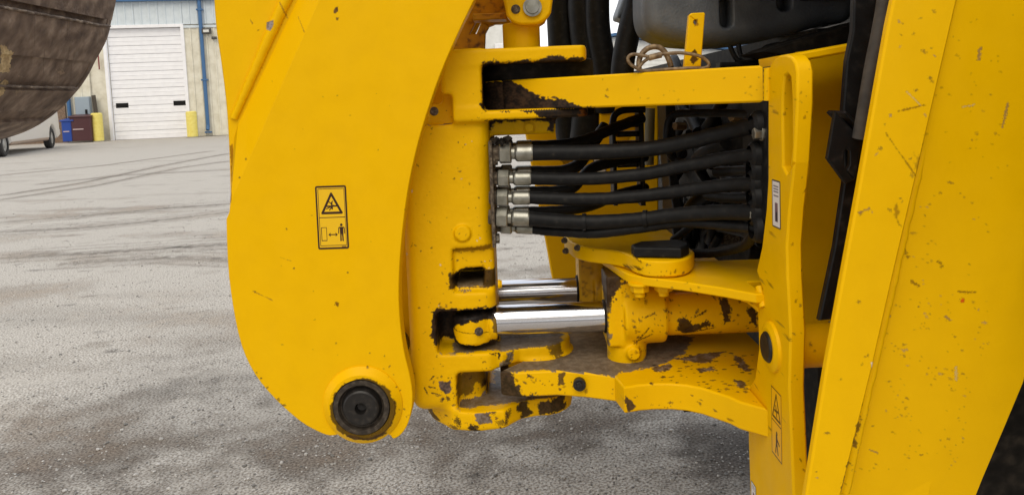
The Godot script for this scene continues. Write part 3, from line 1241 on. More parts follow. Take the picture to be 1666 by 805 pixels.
func bins() -> void:
	var spot := func(px: float, out: float) -> Vector3:
		var u := wall_uv(px, 230, out)
		return wall_t * Vector3(u.x, 0, out)
	var yellow := mat("bollard_paint", Color.WHITE, 0.55, 0.0, noise_tex(128, 0.05, 3, [0.0, rgb(226, 206, 96), 1.0, rgb(240, 226, 132)], 61), 1.0)
	for e in [[159.5, 0.7, 1.1, "faded yellow bollard beside the maroon bin", 0.2], [313.5, 0.7, 1.02, "faded yellow bollard at the right edge of the white garage door", 0.2]]:
		var at: Vector3 = spot.call(e[0], e[1])
		var g := thing("bollard", e[3], "bollard", at, "bollards guarding the garage door")
		var b := Buf.new()
		disc(b, at + Vector3(0, e[2], 0), Vector3.UP, e[4], e[2], 0.04, 20)
		part("post", b, yellow, g)
		var c := Buf.new()
		disc(c, at + Vector3(0, 0.03, 0), Vector3.UP, e[4] + 0.05, 0.03, 0.01, 20)
		part("footing", c, mat("concrete", rgb(150, 146, 140), 0.9), g)
	var mk := func(px: float, w: float, h: float, col: Color, name_of: String, label: String) -> void:
		var at: Vector3 = spot.call(px, 0.75)
		var g := thing(name_of, label, "bin", at)
		var m := mat(name_of + "_plastic", col, 0.45)
		var t := Transform3D(wall_t.basis, at)
		var b := Buf.new()
		prism(b, t * Transform3D(Basis(Vector3(1, 0, 0), Vector3(0, 0, -1), Vector3(0, 1, 0)), Vector3(0, h, 0)), rounded(w, 0.6, 0.05), h - 0.06, 0.02)
		part("tub", b, m, g)
		var l := Buf.new()
		box(l, t * Transform3D(Basis(Vector3(1, 0, 0), 0.1), Vector3(0, h + 0.03, 0)), Vector3(w + 0.06, 0.06, 0.68), 0.02)
		part("lid", l, m, g)
		var hd := Buf.new()
		box(hd, t * Transform3D(Basis(), Vector3(-w * 0.1, h * 0.52, 0.305)), Vector3(w * 0.5, 0.04, 0.03), 0.008)
		part("handle", hd, mat("bin_handle", rgb(190, 170, 170), 0.5), g)
	mk.call(137.0, 0.75, 0.98, rgb(74, 40, 44), "maroon_bin", "maroon wheeled bin between blue bin and yellow bollard")
	mk.call(116.0, 0.42, 0.85, rgb(28, 66, 150), "blue_bin", "bright blue recycling bin left of the maroon bin")
	var at: Vector3 = spot.call(162.0, 0.4)
	var lb := thing("leaning_plank", "dark weathered plank leaning on the wall behind the bollard", "plank", at)
	var b := Buf.new()
	var top := wall_t * Vector3(wall_uv(153, 155).x, wall_uv(153, 155).y, 0.12)
	var dirn := (top - at).normalized()
	var x := dirn.cross(wall_t.basis.z).normalized()
	box(b, Transform3D(Basis(x, dirn, x.cross(dirn)), (top + at) / 2), Vector3(0.14, at.distance_to(top), 0.05))
	part("board", b, mat("old_wood", rgb(72, 66, 58), 0.85), lb)


# ================================================================ the backhoe loader
const GREASE := Color(0.13, 0.11, 0.10)
const BROWN := Color(0.26, 0.20, 0.155)
const DUST := Color(0.45, 0.41, 0.37)
const CHIP := Color(0.34, 0.22, 0.15)
const PRIMER := Color(0.47, 0.43, 0.42)
const SHADEY := Color(0.72, 0.48, 0.02)

func w2(px: float, py: float, z: float) -> Vector3:
	return pt(px, py, z)

func bolt(called: String, at: Vector3, dir: Vector3, r: float, m: Material, parent: Node, washer := true, high := 0.0) -> void:
	var b := Buf.new()
	var t := high if high > 0 else r * 0.8
	if washer:
		disc(b, at + dir.normalized() * 0.002, dir, r * 1.25, 0.004, 0.0006, 20)
	disc(b, at + dir.normalized() * t, dir, r, t, r * 0.1, 6)
	part(called, b, m, parent)

func plate(called: String, poly: PackedVector2Array, t: Transform3D, deep: float, m: Material, parent: Node, wear: Wear = null, bevel := 0.002, back := PackedVector2Array()) -> MeshInstance3D:
	var b := Buf.new()
	prism(b, t, poly, deep, bevel, 32.0, back)
	return part(called, b, m, parent, wear)


func boom() -> void:
	var z := 1.15
	var g := thing("backhoe_boom", "large yellow boom plate with warning sticker and black pivot pin at its foot", "boom", pt(590, 700, z + 0.1))
	var wear := Wear.new(pt(300, -120, z), pt(860, 740, z), z, z, false)
	specks(wear, [380, 20, 760, 20, 650, 500, 660, 680, 540, 690, 400, 540], z, 26, 0.5, 1.3, [CHIP, BROWN, Color(0.5, 0.33, 0.05)], 0.7)
	specks(wear, [655, 560, 668, 690, 600, 600, 560, 580], z, 14, 0.7, 1.6, [CHIP, BROWN], 0.9)
	specks(wear, [376, 540, 450, 660, 520, 700, 500, 690, 420, 610], z, 10, 0.8, 1.8, [CHIP, BROWN], 0.9)
	wear.blob(px_list([428, 34, 441, 32, 440, 40, 436, 48, 428, 46], z, wear), PRIMER, 1.5, 1.0, 1.5)
	wear.blob(px_list([544, 12, 550, 8, 549, 18, 543, 21], z, wear), Color(0.36, 0.26, 0.14), 1.5, 1.0, 1.2)
	wear.blob(px_list([546, 28, 550, 28, 549, 33, 546, 32], z, wear), Color(0.36, 0.26, 0.14), 1.0, 0.9, 1.2)
	for l in [[451, 2, 463, 28, 1.0], [482, 26, 494, 52, 0.9], [401, 30, 404, 37, 1.0], [345, 480, 348, 484, 0.8], [410, 473, 442, 488, 0.8], [455, 418, 472, 424, 0.5]]:
		wear.line(px_list([l[0], l[1]], z, wear)[0], px_list([l[2], l[3]], z, wear)[0], l[4], Color(0.55, 0.38, 0.16), 0.7)
	wear.spot(px_list([547, 494], z, wear)[0], 3.2, Color(0.45, 0.27, 0.08), 0.9)
	for e in [[414, 474], [565, 443], [477, 436], [398, 259], [465, 372], [388, 289]]:
		wear.spot(px_list(e, z, wear)[0], 1.5, CHIP, 0.8)
	wear.blob(px_list([366, 240, 371, 238, 375, 330, 372, 330], z, wear), Color(0.42, 0.22, 0.05), 2.0, 0.7, 1.5)
	# dark rim of dirt round the pin boss
	var rim := []
	for k in 28:
		var a := TAU * k / 28.0
		rim.append(589 + cos(a) * 53.0 + 1.0)
		rim.append(660 + sin(a) * 50.5)
	wear.blob(px_list(rim, z, wear), Color(0.2, 0.14, 0.07), 2.5, 0.9, 2.0)
	wear.blob(px_list([556, 700, 600, 706, 634, 694, 628, 704, 600, 712, 575, 710], z, wear), Color(0.24, 0.17, 0.09), 3.0, 0.9, 2.0)
	var m := paint("boom_paint", wear, false, 0.4)
	var foot := [420, -900, 343, -110, 345, -40, 350, 40, 357, 90, 366, 160, 371, 230, 374, 320, 377, 420, 385, 490, 399, 555, 421, 602, 453, 641, 492, 676, 521, 693, 541, 700, 560, 698, 600, 700, 634, 698, 643, 705, 657, 696, 668, 676, 674, 642, 670, 606, 661, 568, 655, 528, 652, 480, 653, 430, 658, 370, 667, 303, 681, 238, 698, 180, 719, 120, 745, 60, 774, 0, 806, -60, 830, -110, 930, -900]
	plate("side_plate", fpoly(foot, z + 0.026, 3), flat(z + 0.026), 0.014, m, g, wear)
	plate("far_side_plate", fpoly(foot, z + 0.026, 2), flat(z + 0.30), 0.02, mats.plain_paint, g)
	# raised cheek with a chamfered, welded upper edge
	var hull := fpoly(foot, z + 0.02, 3)
	var cut_f := fpoly([568, -112, 518, 0, 400, 268, 374, 327, 372, 345], z)
	var cut_b := fpoly([524, -112, 474, 0, 392, 172, 377, 203, 371, 225], z)
	var front := PackedVector2Array(cut_f)
	var back := PackedVector2Array(cut_b)
	cut_f.insert(0, Vector2(pt(640, -900, z).x, pt(640, -900, z).y))
	cut_b.insert(0, Vector2(pt(600, -900, z).x, pt(600, -900, z).y))
	var lip := pt(375, 345, z).y
	var at_start := true
	for p in hull:
		if p.y > lip and p.x < pt(700, 0, z).x and p.x < lerpf(pt(560, 0, z).x, pt(720, 0, z).x, clampf((p.y - 1.05) / 0.9, 0, 1)):
			continue
		front.append(p)
		back.append(p)
	plate("cheek_plate", front, flat(z), 0.026, m, g, wear, 0.0015, back)
	var wb := Buf.new()
	var wl := PackedVector3Array()
	for k in 90:
		var q := Vector2(512, -112).lerp(Vector2(464, 0), k / 30.0) if k < 30 else Vector2(464, 0).lerp(Vector2(378, 196), (k - 30) / 60.0)
		wl.append(pt(q.x, q.y, z + 0.025) + Vector3(rng.randf_range(-1, 1), rng.randf_range(-1, 1), 0) * 0.0004)
	tube(wb, wl, 0.0115, 14, 0.05, 0.006, 0.035)
	part("weld_bead", wb, m, g, wear)
	# pivot: boss, bushing, washer and pin
	var c := pt(590, 658, z)
	var fwd := Vector3(0, 0, 1)
	var bb := Buf.new()
	lathe(bb, axis_frame(c, fwd), [[-0.016, 0.0655], [0.002, 0.0635], [0.011, 0.0535], [0.012, 0.0525], [0.012, 0.046], [-0.02, 0.046]], 64)
	var boss := part("pivot_boss", bb, m, g, wear)
	var wsh := Buf.new()
	lathe(wsh, axis_frame(c + Vector3(-0.001, -0.001, 0), fwd), [[-0.02, 0.046], [0.008, 0.0462], [0.0105, 0.0445], [0.0105, 0.037], [0.004, 0.034], [0.002, 0.03]], 64)
	part("bushing", wsh, mats.pin_steel, boss)
	var pn := Buf.new()
	lathe(pn, axis_frame(c + Vector3(-0.001, -0.001, 0), fwd), [[-0.02, 0.034], [0.002, 0.033], [0.0125, 0.0285], [0.0145, 0.026], [0.0145, 0.0095], [0.012, 0.0088], [0.0035, 0.007], [0.002, 0.0]], 64)
	part("pivot_pin", pn, mats.pin_face, g)
	var far := Buf.new()
	disc(far, c - Vector3(0, 0, 0.02), fwd, 0.035, 0.34, 0.002, 32)
	part("pivot_shaft", far, mats.steel, g)
	# printed warning sticker
	var st := Buf.new()
	var a := pt(511.5, 303, z)
	var e := pt(568, 404, z)
	var ctr := (a + e) / 2 + Vector3(0, 0, 0.0004)
	var sz := Vector2(e.x - a.x, a.y - e.y)
	var tilt := Transform3D(Basis(Vector3(0, 0, 1), deg_to_rad(-0.4)), ctr)
	part_uv("warning_sticker", tilt, sz, sticker_mat(), g, "black and yellow crush hazard and keep clear warning sticker")
	# inner web and cut-outs between the side plates
	var win := fpoly([764, 55, 775, 34, 784, 34, 775, 55], 1.40)
	plate("inner_web", with_hole(fpoly([700, -60, 838, -60, 838, 38, 806, 39, 796, 43, 790, 54, 789, 80, 720, 80], 1.40), win), flat(1.40), 0.02, mats.inner_paint, g, null, 0.002)
	var bar := Buf.new()
	box_at(bar, pt(797, 29, 1.37), Vector3(0.06, 0.012, 0.05))
	part("cross_bar", bar, mats.inner_paint, g)


func part_uv(called: String, t: Transform3D, size: Vector2, m: Material, parent: Node, label := "") -> MeshInstance3D:   # a thin printed sheet, 0.3 mm thick
	var b := Buf.new()
	var p := rounded(size.x, size.y, minf(size.x, size.y) * 0.06)
	prism(b, t, p, 0.0003, 0.0)
	var a := []
	a.resize(Mesh.ARRAY_MAX)
	a[Mesh.ARRAY_VERTEX] = b.v
	a[Mesh.ARRAY_NORMAL] = b.n
	var uv := PackedVector2Array()
	var inv := t.affine_inverse()
	for v in b.v:
		var q := inv * v
		uv.append(Vector2(q.x / size.x + 0.5, 0.5 - q.y / size.y))
	a[Mesh.ARRAY_TEX_UV] = uv
	var o := MeshInstance3D.new()
	o.name = numbered(parent, called)
	var mesh := ArrayMesh.new()
	mesh.add_surface_from_arrays(Mesh.PRIMITIVE_TRIANGLES, a)
	mesh.surface_set_material(0, m)
	o.mesh = mesh
	parent.add_child(o, true)
	o.position = -base_of(parent)
	if label: o.set_meta("label", label)
	return o


class Print:
	var im: Image
	var s := 1.0
	func _init(w: int, h: int, c: Color, scale: float) -> void:
		im = Image.create(w, h, false, Image.FORMAT_RGB8)
		im.fill(c)
		s = scale
	func fill(q: Array, c: Color) -> void:
		var p := PackedVector2Array()
		var lo := Vector2(1e9, 1e9)
		var hi := -lo
		for i in range(0, q.size(), 2):
			var v := Vector2(q[i], q[i + 1]) * s
			p.append(v)
			lo = lo.min(v); hi = hi.max(v)
		for y in range(maxi(0, int(lo.y)), mini(im.get_height(), int(hi.y) + 1)):
			for x in range(maxi(0, int(lo.x)), mini(im.get_width(), int(hi.x) + 1)):
				if Geometry2D.is_point_in_polygon(Vector2(x + 0.5, y + 0.5), p):
					im.set_pixel(x, y, c)
	func stroke(q: Array, r: float, c: Color, closed := false) -> void:
		var n := q.size() / 2
		for i in (n if closed else n - 1):
			var a := Vector2(q[i * 2], q[i * 2 + 1]) * s
			var b := Vector2(q[(i + 1) % n * 2], q[(i + 1) % n * 2 + 1]) * s
			var rr := r * s
			for y in range(maxi(0, int(minf(a.y, b.y) - rr)), mini(im.get_height(), int(maxf(a.y, b.y) + rr) + 2)):
				for x in range(maxi(0, int(minf(a.x, b.x) - rr)), mini(im.get_width(), int(maxf(a.x, b.x) + rr) + 2)):
					var f := Vector2(x + 0.5, y + 0.5) - a
					var e := b - a
					if (f - e * clampf(f.dot(e) / maxf(e.dot(e), 1e-6), 0, 1)).length() <= rr:
						im.set_pixel(x, y, c)
	func dot(x: float, y: float, r: float, c: Color) -> void:
		stroke([x, y, x + 0.01, y], r, c)


func sticker_mat() -> StandardMaterial3D:
	var yel := rgb(234, 186, 6)
	var ink := rgb(52, 24, 4)
	var p := Print.new(228, 416, yel, 228.0 / 364.0)      # drawn in a 364 x 664 field
	p.stroke([9, 9, 355, 9, 355, 655, 9, 655], 9.5, ink, true)
	p.stroke([32, 32, 336, 32, 336, 626, 32, 626], 3.0, ink, true)
	p.stroke([32, 332, 336, 332], 4.0, ink)
	p.stroke([185, 84, 72, 284, 298, 284], 13.0, ink, true)
	p.stroke([130, 214, 240, 212], 8.0, ink)
	p.stroke([186, 180, 190, 240], 9.0, ink)
	p.stroke([155, 166, 184, 196, 196, 160], 5.0, ink)
	p.stroke([190, 216, 158, 254], 5.5, ink)
	p.stroke([182, 216, 124, 240], 5.5, ink)
	p.stroke([205, 205, 225, 216], 5.0, ink)
	p.dot(188, 176, 9.0, ink)
	p.stroke([50, 436, 110, 436, 110, 572, 50, 572], 3.6, ink, true)
	p.stroke([145, 512, 222, 512], 6.0, ink)
	p.fill([128, 512, 156, 490, 152, 512, 156, 534], ink)
	p.fill([240, 512, 212, 490, 216, 512, 212, 534], ink)
	p.dot(286, 412, 15.0, ink)
	p.fill([260, 432, 312, 432, 320, 440, 306, 448, 306, 510, 266, 510, 266, 448, 252, 440], ink)
	p.stroke([254, 442, 250, 500], 5.0, ink)
	p.stroke([318, 442, 322, 500], 5.0, ink)
	p.stroke([276, 505, 274, 576], 8.0, ink)
	p.stroke([297, 505, 299, 576], 8.0, ink)
	p.stroke([284, 640, 330, 640], 4.0, rgb(90, 56, 14))
	var m := mat("sticker_print", Color.WHITE, 0.35)
	m.albedo_texture = ImageTexture.create_from_image(p.im)
	return m


func king_post() -> void:
	var z := 1.22
	var g := thing("king_post", "yellow cast king post with greasy forks between boom and rear frame", "king post", pt(760, 700, 1.3))
	var wear := Wear.new(pt(600, 50, z), pt(1010, 730, z), z, z + 0.25, true)
	var e := [Color(0.36, 0.24, 0.08), CHIP, BROWN, Color(0.2, 0.15, 0.1)]
	specks(wear, [655, 130, 800, 130, 800, 690, 680, 690, 655, 480], z, 120, 0.5, 1.6, e, 0.85)
	specks(wear, [720, 420, 805, 420, 805, 690, 690, 690], z, 90, 0.6, 2.2, e, 0.9)
	specks(wear, [700, 640, 880, 650, 820, 705, 740, 705], z, 40, 1.5, 5.0, [GREASE, BROWN, CHIP], 0.95)
	# grease round the upper fork gap
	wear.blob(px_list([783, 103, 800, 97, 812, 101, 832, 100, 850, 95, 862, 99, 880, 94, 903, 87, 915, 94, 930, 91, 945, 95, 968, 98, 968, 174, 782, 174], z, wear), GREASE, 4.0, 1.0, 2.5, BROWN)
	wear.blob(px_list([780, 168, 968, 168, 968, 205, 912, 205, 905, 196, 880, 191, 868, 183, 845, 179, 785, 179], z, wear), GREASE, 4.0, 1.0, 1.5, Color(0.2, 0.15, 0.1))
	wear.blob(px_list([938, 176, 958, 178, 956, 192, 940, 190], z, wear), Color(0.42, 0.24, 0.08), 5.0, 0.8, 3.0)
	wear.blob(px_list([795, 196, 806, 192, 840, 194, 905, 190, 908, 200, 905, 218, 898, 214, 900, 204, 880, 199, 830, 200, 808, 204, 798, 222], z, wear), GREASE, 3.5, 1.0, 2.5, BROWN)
	# rod pocket grease, then scoop and slot with their shade painted in
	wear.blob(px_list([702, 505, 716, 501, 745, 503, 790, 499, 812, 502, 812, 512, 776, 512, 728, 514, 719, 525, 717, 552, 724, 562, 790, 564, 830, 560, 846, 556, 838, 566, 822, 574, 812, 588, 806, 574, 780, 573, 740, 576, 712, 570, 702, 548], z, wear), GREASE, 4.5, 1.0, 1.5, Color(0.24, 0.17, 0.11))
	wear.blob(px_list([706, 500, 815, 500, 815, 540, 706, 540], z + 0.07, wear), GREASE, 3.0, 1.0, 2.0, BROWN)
	wear.blob(px_list([722, 415, 800, 410, 800, 437, 722, 438], z + 0.11, wear), Color(0.2, 0.14, 0.09), 3.0, 0.95, 2.0)  # slot walls coloured dark in place of the shade inside the hole
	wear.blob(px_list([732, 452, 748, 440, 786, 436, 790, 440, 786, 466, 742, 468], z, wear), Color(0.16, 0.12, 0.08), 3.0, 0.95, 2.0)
	wear.blob(px_list([732, 404, 800, 398, 801, 408, 770, 410, 736, 412], z, wear), Color(0.42, 0.28, 0.05), 3.0, 0.75, 2.5)
	# lower fork
	wear.blob(px_list([806, 586, 822, 566, 836, 560, 826, 584, 812, 592], z + 0.04, wear), GREASE, 5.0, 0.95, 4.0, DUST)
	wear.blob(px_list([888, 560, 916, 550, 918, 590, 905, 588], z + 0.04, wear), Color(0.22, 0.17, 0.12), 4.0, 0.8, 2.0)
	wear.blob(px_list([714, 620, 732, 618, 733, 634, 724, 642, 715, 632], z, wear), Color(0.36, 0.30, 0.27), 2.5, 1.0, 1.2)
	wear.blob(px_list([740, 600, 802, 596, 812, 616, 800, 640, 775, 620, 760, 640, 742, 640], z + 0.05, wear), Color(0.26, 0.18, 0.1), 5.0, 0.8, 2.5)
	wear.blob(px_list([770, 666, 795, 662, 800, 680, 776, 684], z, wear), Color(0.3, 0.26, 0.24), 4.0, 0.95, 1.5, PRIMER)
	wear.blob(px_list([756, 690, 776, 700, 780, 694, 764, 684], z, wear), GREASE, 2.0, 0.95, 1.2)
	wear.blob(px_list([838, 656, 856, 650, 866, 672, 848, 678], z + 0.03, wear), GREASE, 4.0, 0.95, 3.0)
	wear.blob(px_list([868, 650, 920, 636, 920, 668, 876, 668], z + 0.05, wear), GREASE, 5.0, 0.97, 3.5, BROWN)
	wear.blob(px_list([668, 680, 700, 684, 720, 696, 700, 700, 670, 690], z, wear), Color(0.2, 0.15, 0.1), 3.0, 0.9, 1.5)
	for l in [[690, 630, 695, 640], [697, 628, 707, 630], [702, 638, 712, 640], [705, 610, 700, 616]]:
		wear.line(px_list([l[0], l[1]], z, wear)[0], px_list([l[2], l[3]], z, wear)[0], 1.4, Color(0.24, 0.18, 0.12), 0.95)
	specks(wear, [660, 160, 800, 160, 800, 500, 660, 500], z, 14, 0.8, 1.6, [Color(0.85, 0.82, 0.75)], 0.9)
	# dust and grease lying on the level faces of the lower fork
	var y_low := 0.432
	wear.blob(px_level([742, 662, 800, 656, 915, 640, 918, 620, 740, 620], y_low, wear), Color(0.34, 0.29, 0.25), 5.0, 0.92, 3.0, DUST)
	wear.blob(px_level([690, 662, 745, 662, 745, 680, 690, 686], y_low, wear), DUST, 5.0, 0.6, 3.0)
	wear.blob(px_level([800, 554, 915, 548, 915, 520, 800, 520], 0.519, wear), Color(0.3, 0.26, 0.22), 5.0, 0.9, 3.0, DUST)
	var m := paint("king_post_paint", wear, true, 0.44)
	# --- the casting
	var o := []
	var A := func(px: float, py: float, zz: float) -> Vector3: return pt(px, py, zz)
	var top: float = pt(850, 76, 1.2).y
	var t2: float = pt(850, 104, 1.2).y
	var b1: float = pt(850, 171, 1.2).y
	var b2: float = pt(850, 194, 1.2).y
	var p: Vector3 = A.call(640, 90, z)
	var q: Vector3 = A.call(803, 693, z)
	q.x = pt(803, 400, z).x
	o.append(s_box(Vector3(p.x, 0.425, -1.218), Vector3(q.x, b2 + 0.03, -1.42), 0.022))
	var hx: float = pt(715, 90, z).x
	o.append(s_box(Vector3(hx, b2, -1.205), Vector3(q.x - 0.003, top, -1.42), 0.008, false, 0.012))
	var arm := PackedVector2Array([Vector2(-0.10, 1.205), Vector2(0.02, 1.205)])
	for k in 13:
		var a := -PI / 2 + PI * k / 12.0
		var u := Vector2(cos(a), sin(a))
		arm.append(Vector2(0.102 + signf(u.x) * pow(absf(u.x), 0.35) * 0.0295, 1.315 + signf(u.y) * pow(absf(u.y), 0.35) * 0.11))
	arm.append(Vector2(-0.10, 1.425))
	o.append(s_poly(arm, false, t2, top, 0.004))
	o.append(s_poly(arm, false, b2, b1, 0.004))
	o.append(s_cyl(Vector3(0.031, 0.492, -1.315), 1, 0.068, 0.0065, 0.002, false, 0.002))
	var wa: Vector3 = A.call(796, 190, 1.25)
	var wc: Vector3 = A.call(905, 217, 1.25)
	o.append(s_box(Vector3(wa.x, wc.y, -1.252), Vector3(wc.x, b2 + 0.01, -1.36), 0.004))
	var bc: Vector3 = A.call(752.5, 379, z)
	o.append(s_cyl(Vector3(bc.x, bc.y, -1.222), 2, 0.0145, 0.009, 0.002, false, 0.002))
	var up := PackedVector2Array([Vector2(-0.15, 1.228), Vector2(-0.03, 1.228), Vector2(0.0, 1.25), Vector2(0.02, 1.253)])
	for k in 11:
		var a := -PI / 2 + PI * k / 10.0
		up.append(Vector2(0.031 + cos(a) * 0.062, 1.315 + sin(a) * 0.062))
	up.append(Vector2(-0.15, 1.40))
	o.append(s_poly(up, false, 0.496, 0.521, 0.004))
	var low := PackedVector2Array([Vector2(-0.17, 1.29), Vector2(-0.158, 1.26), Vector2(-0.12, 1.214), Vector2(-0.075, 1.204), Vector2(-0.03, 1.212), Vector2(0.0, 1.247), Vector2(0.03, 1.256)])
	for k in 10:
		var a := -PI / 2 + PI * (k + 1) / 10.0
		low.append(Vector2(0.031 + cos(a) * 0.062, 1.315 + sin(a) * 0.062))
	low.append(Vector2(-0.10, 1.42))
	low.append(Vector2(-0.17, 1.36))
	o.append(s_poly(low, false, 0.394, 0.433, 0.006, false, 0.012))
	var cutter := func(px0: float, py0: float, px1: float, py1: float, z0: float, z1: float, r: float, k: float) -> void:
		var a: Vector3 = pt(px0, py0, z)
		var c: Vector3 = pt(px1, py1, z)
		o.append(s_box(Vector3(a.x, c.y, -z0), Vector3(c.x, a.y, -z1), r, true, k))
	cutter.call(690, 155, 738, 202, 1.15, 1.237, 0.006, 0.006)
	cutter.call(736, 406, 840, 472, 1.15, 1.230, 0.006, 0.008)
	o.append(s_poly(fpoly([735, 455, 752, 441, 787, 437, 787, 466, 743, 468], z), true, -1.1, -1.33, 0.003, true, 0.006))
	cutter.call(708, 508, 862, 571, 1.1, 1.285, 0.010, 0.006)
	cutter.call(783, 105, 1030, 170, 1.0, 1.6, 0.008, 0.006)
	cutter.call(742, 607, 1030, 655, 1.0, 1.6, 0.008, 0.006)
	var wr: Vector3 = pt(792, 620, 1.3)
	o.append(s_box(Vector3(-0.20, 0.41, -1.262), Vector3(wr.x, 0.52, -1.42), 0.03, false, 0.012))
	part("casting", nets(o, Vector3(-0.235, 0.375, -1.46), Vector3(0.165, 1.06, -1.18), 0.0042), m, g, wear)
	# fittings on the casting
	bolt("bolt", pt(861, 207, 1.252), Vector3(0, 0, 1), 0.0082, mats.plain_paint, g)
	bolt("bolt", pt(706, 181, 1.238), Vector3(0, 0, 1), 0.006, mats.steel, g)
	bolt("bolt", pt(812, 462, 1.22) , Vector3(1, 0, 0), 0.006, mats.plain_paint, g)
	var hp := Buf.new()
	prism(hp, side(pt(798, 300, 1.22).x), PackedVector2Array([Vector2(-1.185, pt(803, 230, 1.2).y), Vector2(-1.40, pt(803, 226, 1.2).y), Vector2(-1.40, pt(803, 398, 1.2).y), Vector2(-1.185, pt(803, 400, 1.2).y)]), 0.006, 0.001)
	part("hose_plate", hp, mats.dirty_steel, g)
	bolt("bolt", pt(804, 388, 1.2), Vector3(1, 0, 0), 0.008, mats.steel, g, true, 0.009)
	bolt("bolt", pt(804, 262, 1.2), Vector3(1, 0, 0), 0.007, mats.dirty_steel, g, true, 0.006)
	var cr := Buf.new()
	for i in 26:
		var pp := pt(rng.randf_range(801, 830), rng.randf_range(226, 236), rng.randf_range(1.19, 1.25))
		box(cr, Transform3D(Basis.from_euler(Vector3(rng.randf(), rng.randf(), rng.randf()) * 3.0), pp), Vector3.ONE * rng.randf_range(0.004, 0.009), 0.001)
	var crust := part("dirt_crust", cr, mats.grease, g)
	crust.set_meta("kind", "stuff")
	# king pin top and the ram lug above it
	var kp := Buf.new()
	var k0 := pt(855, 38, 1.30)
	disc(kp, Vector3(0.025, k0.y, -1.30), Vector3.UP, 0.0325, k0.y - top + 0.01, 0.002, 40)
	part("king_pin", kp, mats.plain_paint, g)
	var lug := [816, -60, 898, -60, 898, 10, 893, 26, 880, 37, 862, 40, 842, 39, 828, 30, 822, 12]
	plate("ram_lug", fpoly(lug, 1.245, 3), flat(1.245), 0.028, mats.plain_cast, g, null, 0.004)
	plate("ram_lug", fpoly(lug, 1.36, 3), flat(1.355), 0.028, mats.plain_cast, g, null, 0.004)
	var lp := Buf.new()
	lathe(lp, axis_frame(pt(866, 12, 1.245), Vector3(0, 0, 1)), [[-0.14, 0.0125], [0.003, 0.0125], [0.003, 0.0155], [0.006, 0.0155], [0.006, 0.0115], [0.009, 0.0108], [0.0095, 0.0]], 36)
	part("lug_pin", lp, mats.zinc, g)
	bolt("bolt", pt(839, 15, 1.245), Vector3(0, 0, 1), 0.0062, mats.dirty_steel, g)
	var nk := Buf.new()
	prism(nk, flat(1.27), fpoly([828, -50, 890, -50, 890, 30, 876, 39, 846, 39, 830, 30], 1.27), 0.09, 0.004)
	part("lug_web", nk, mats.plain_cast, g)


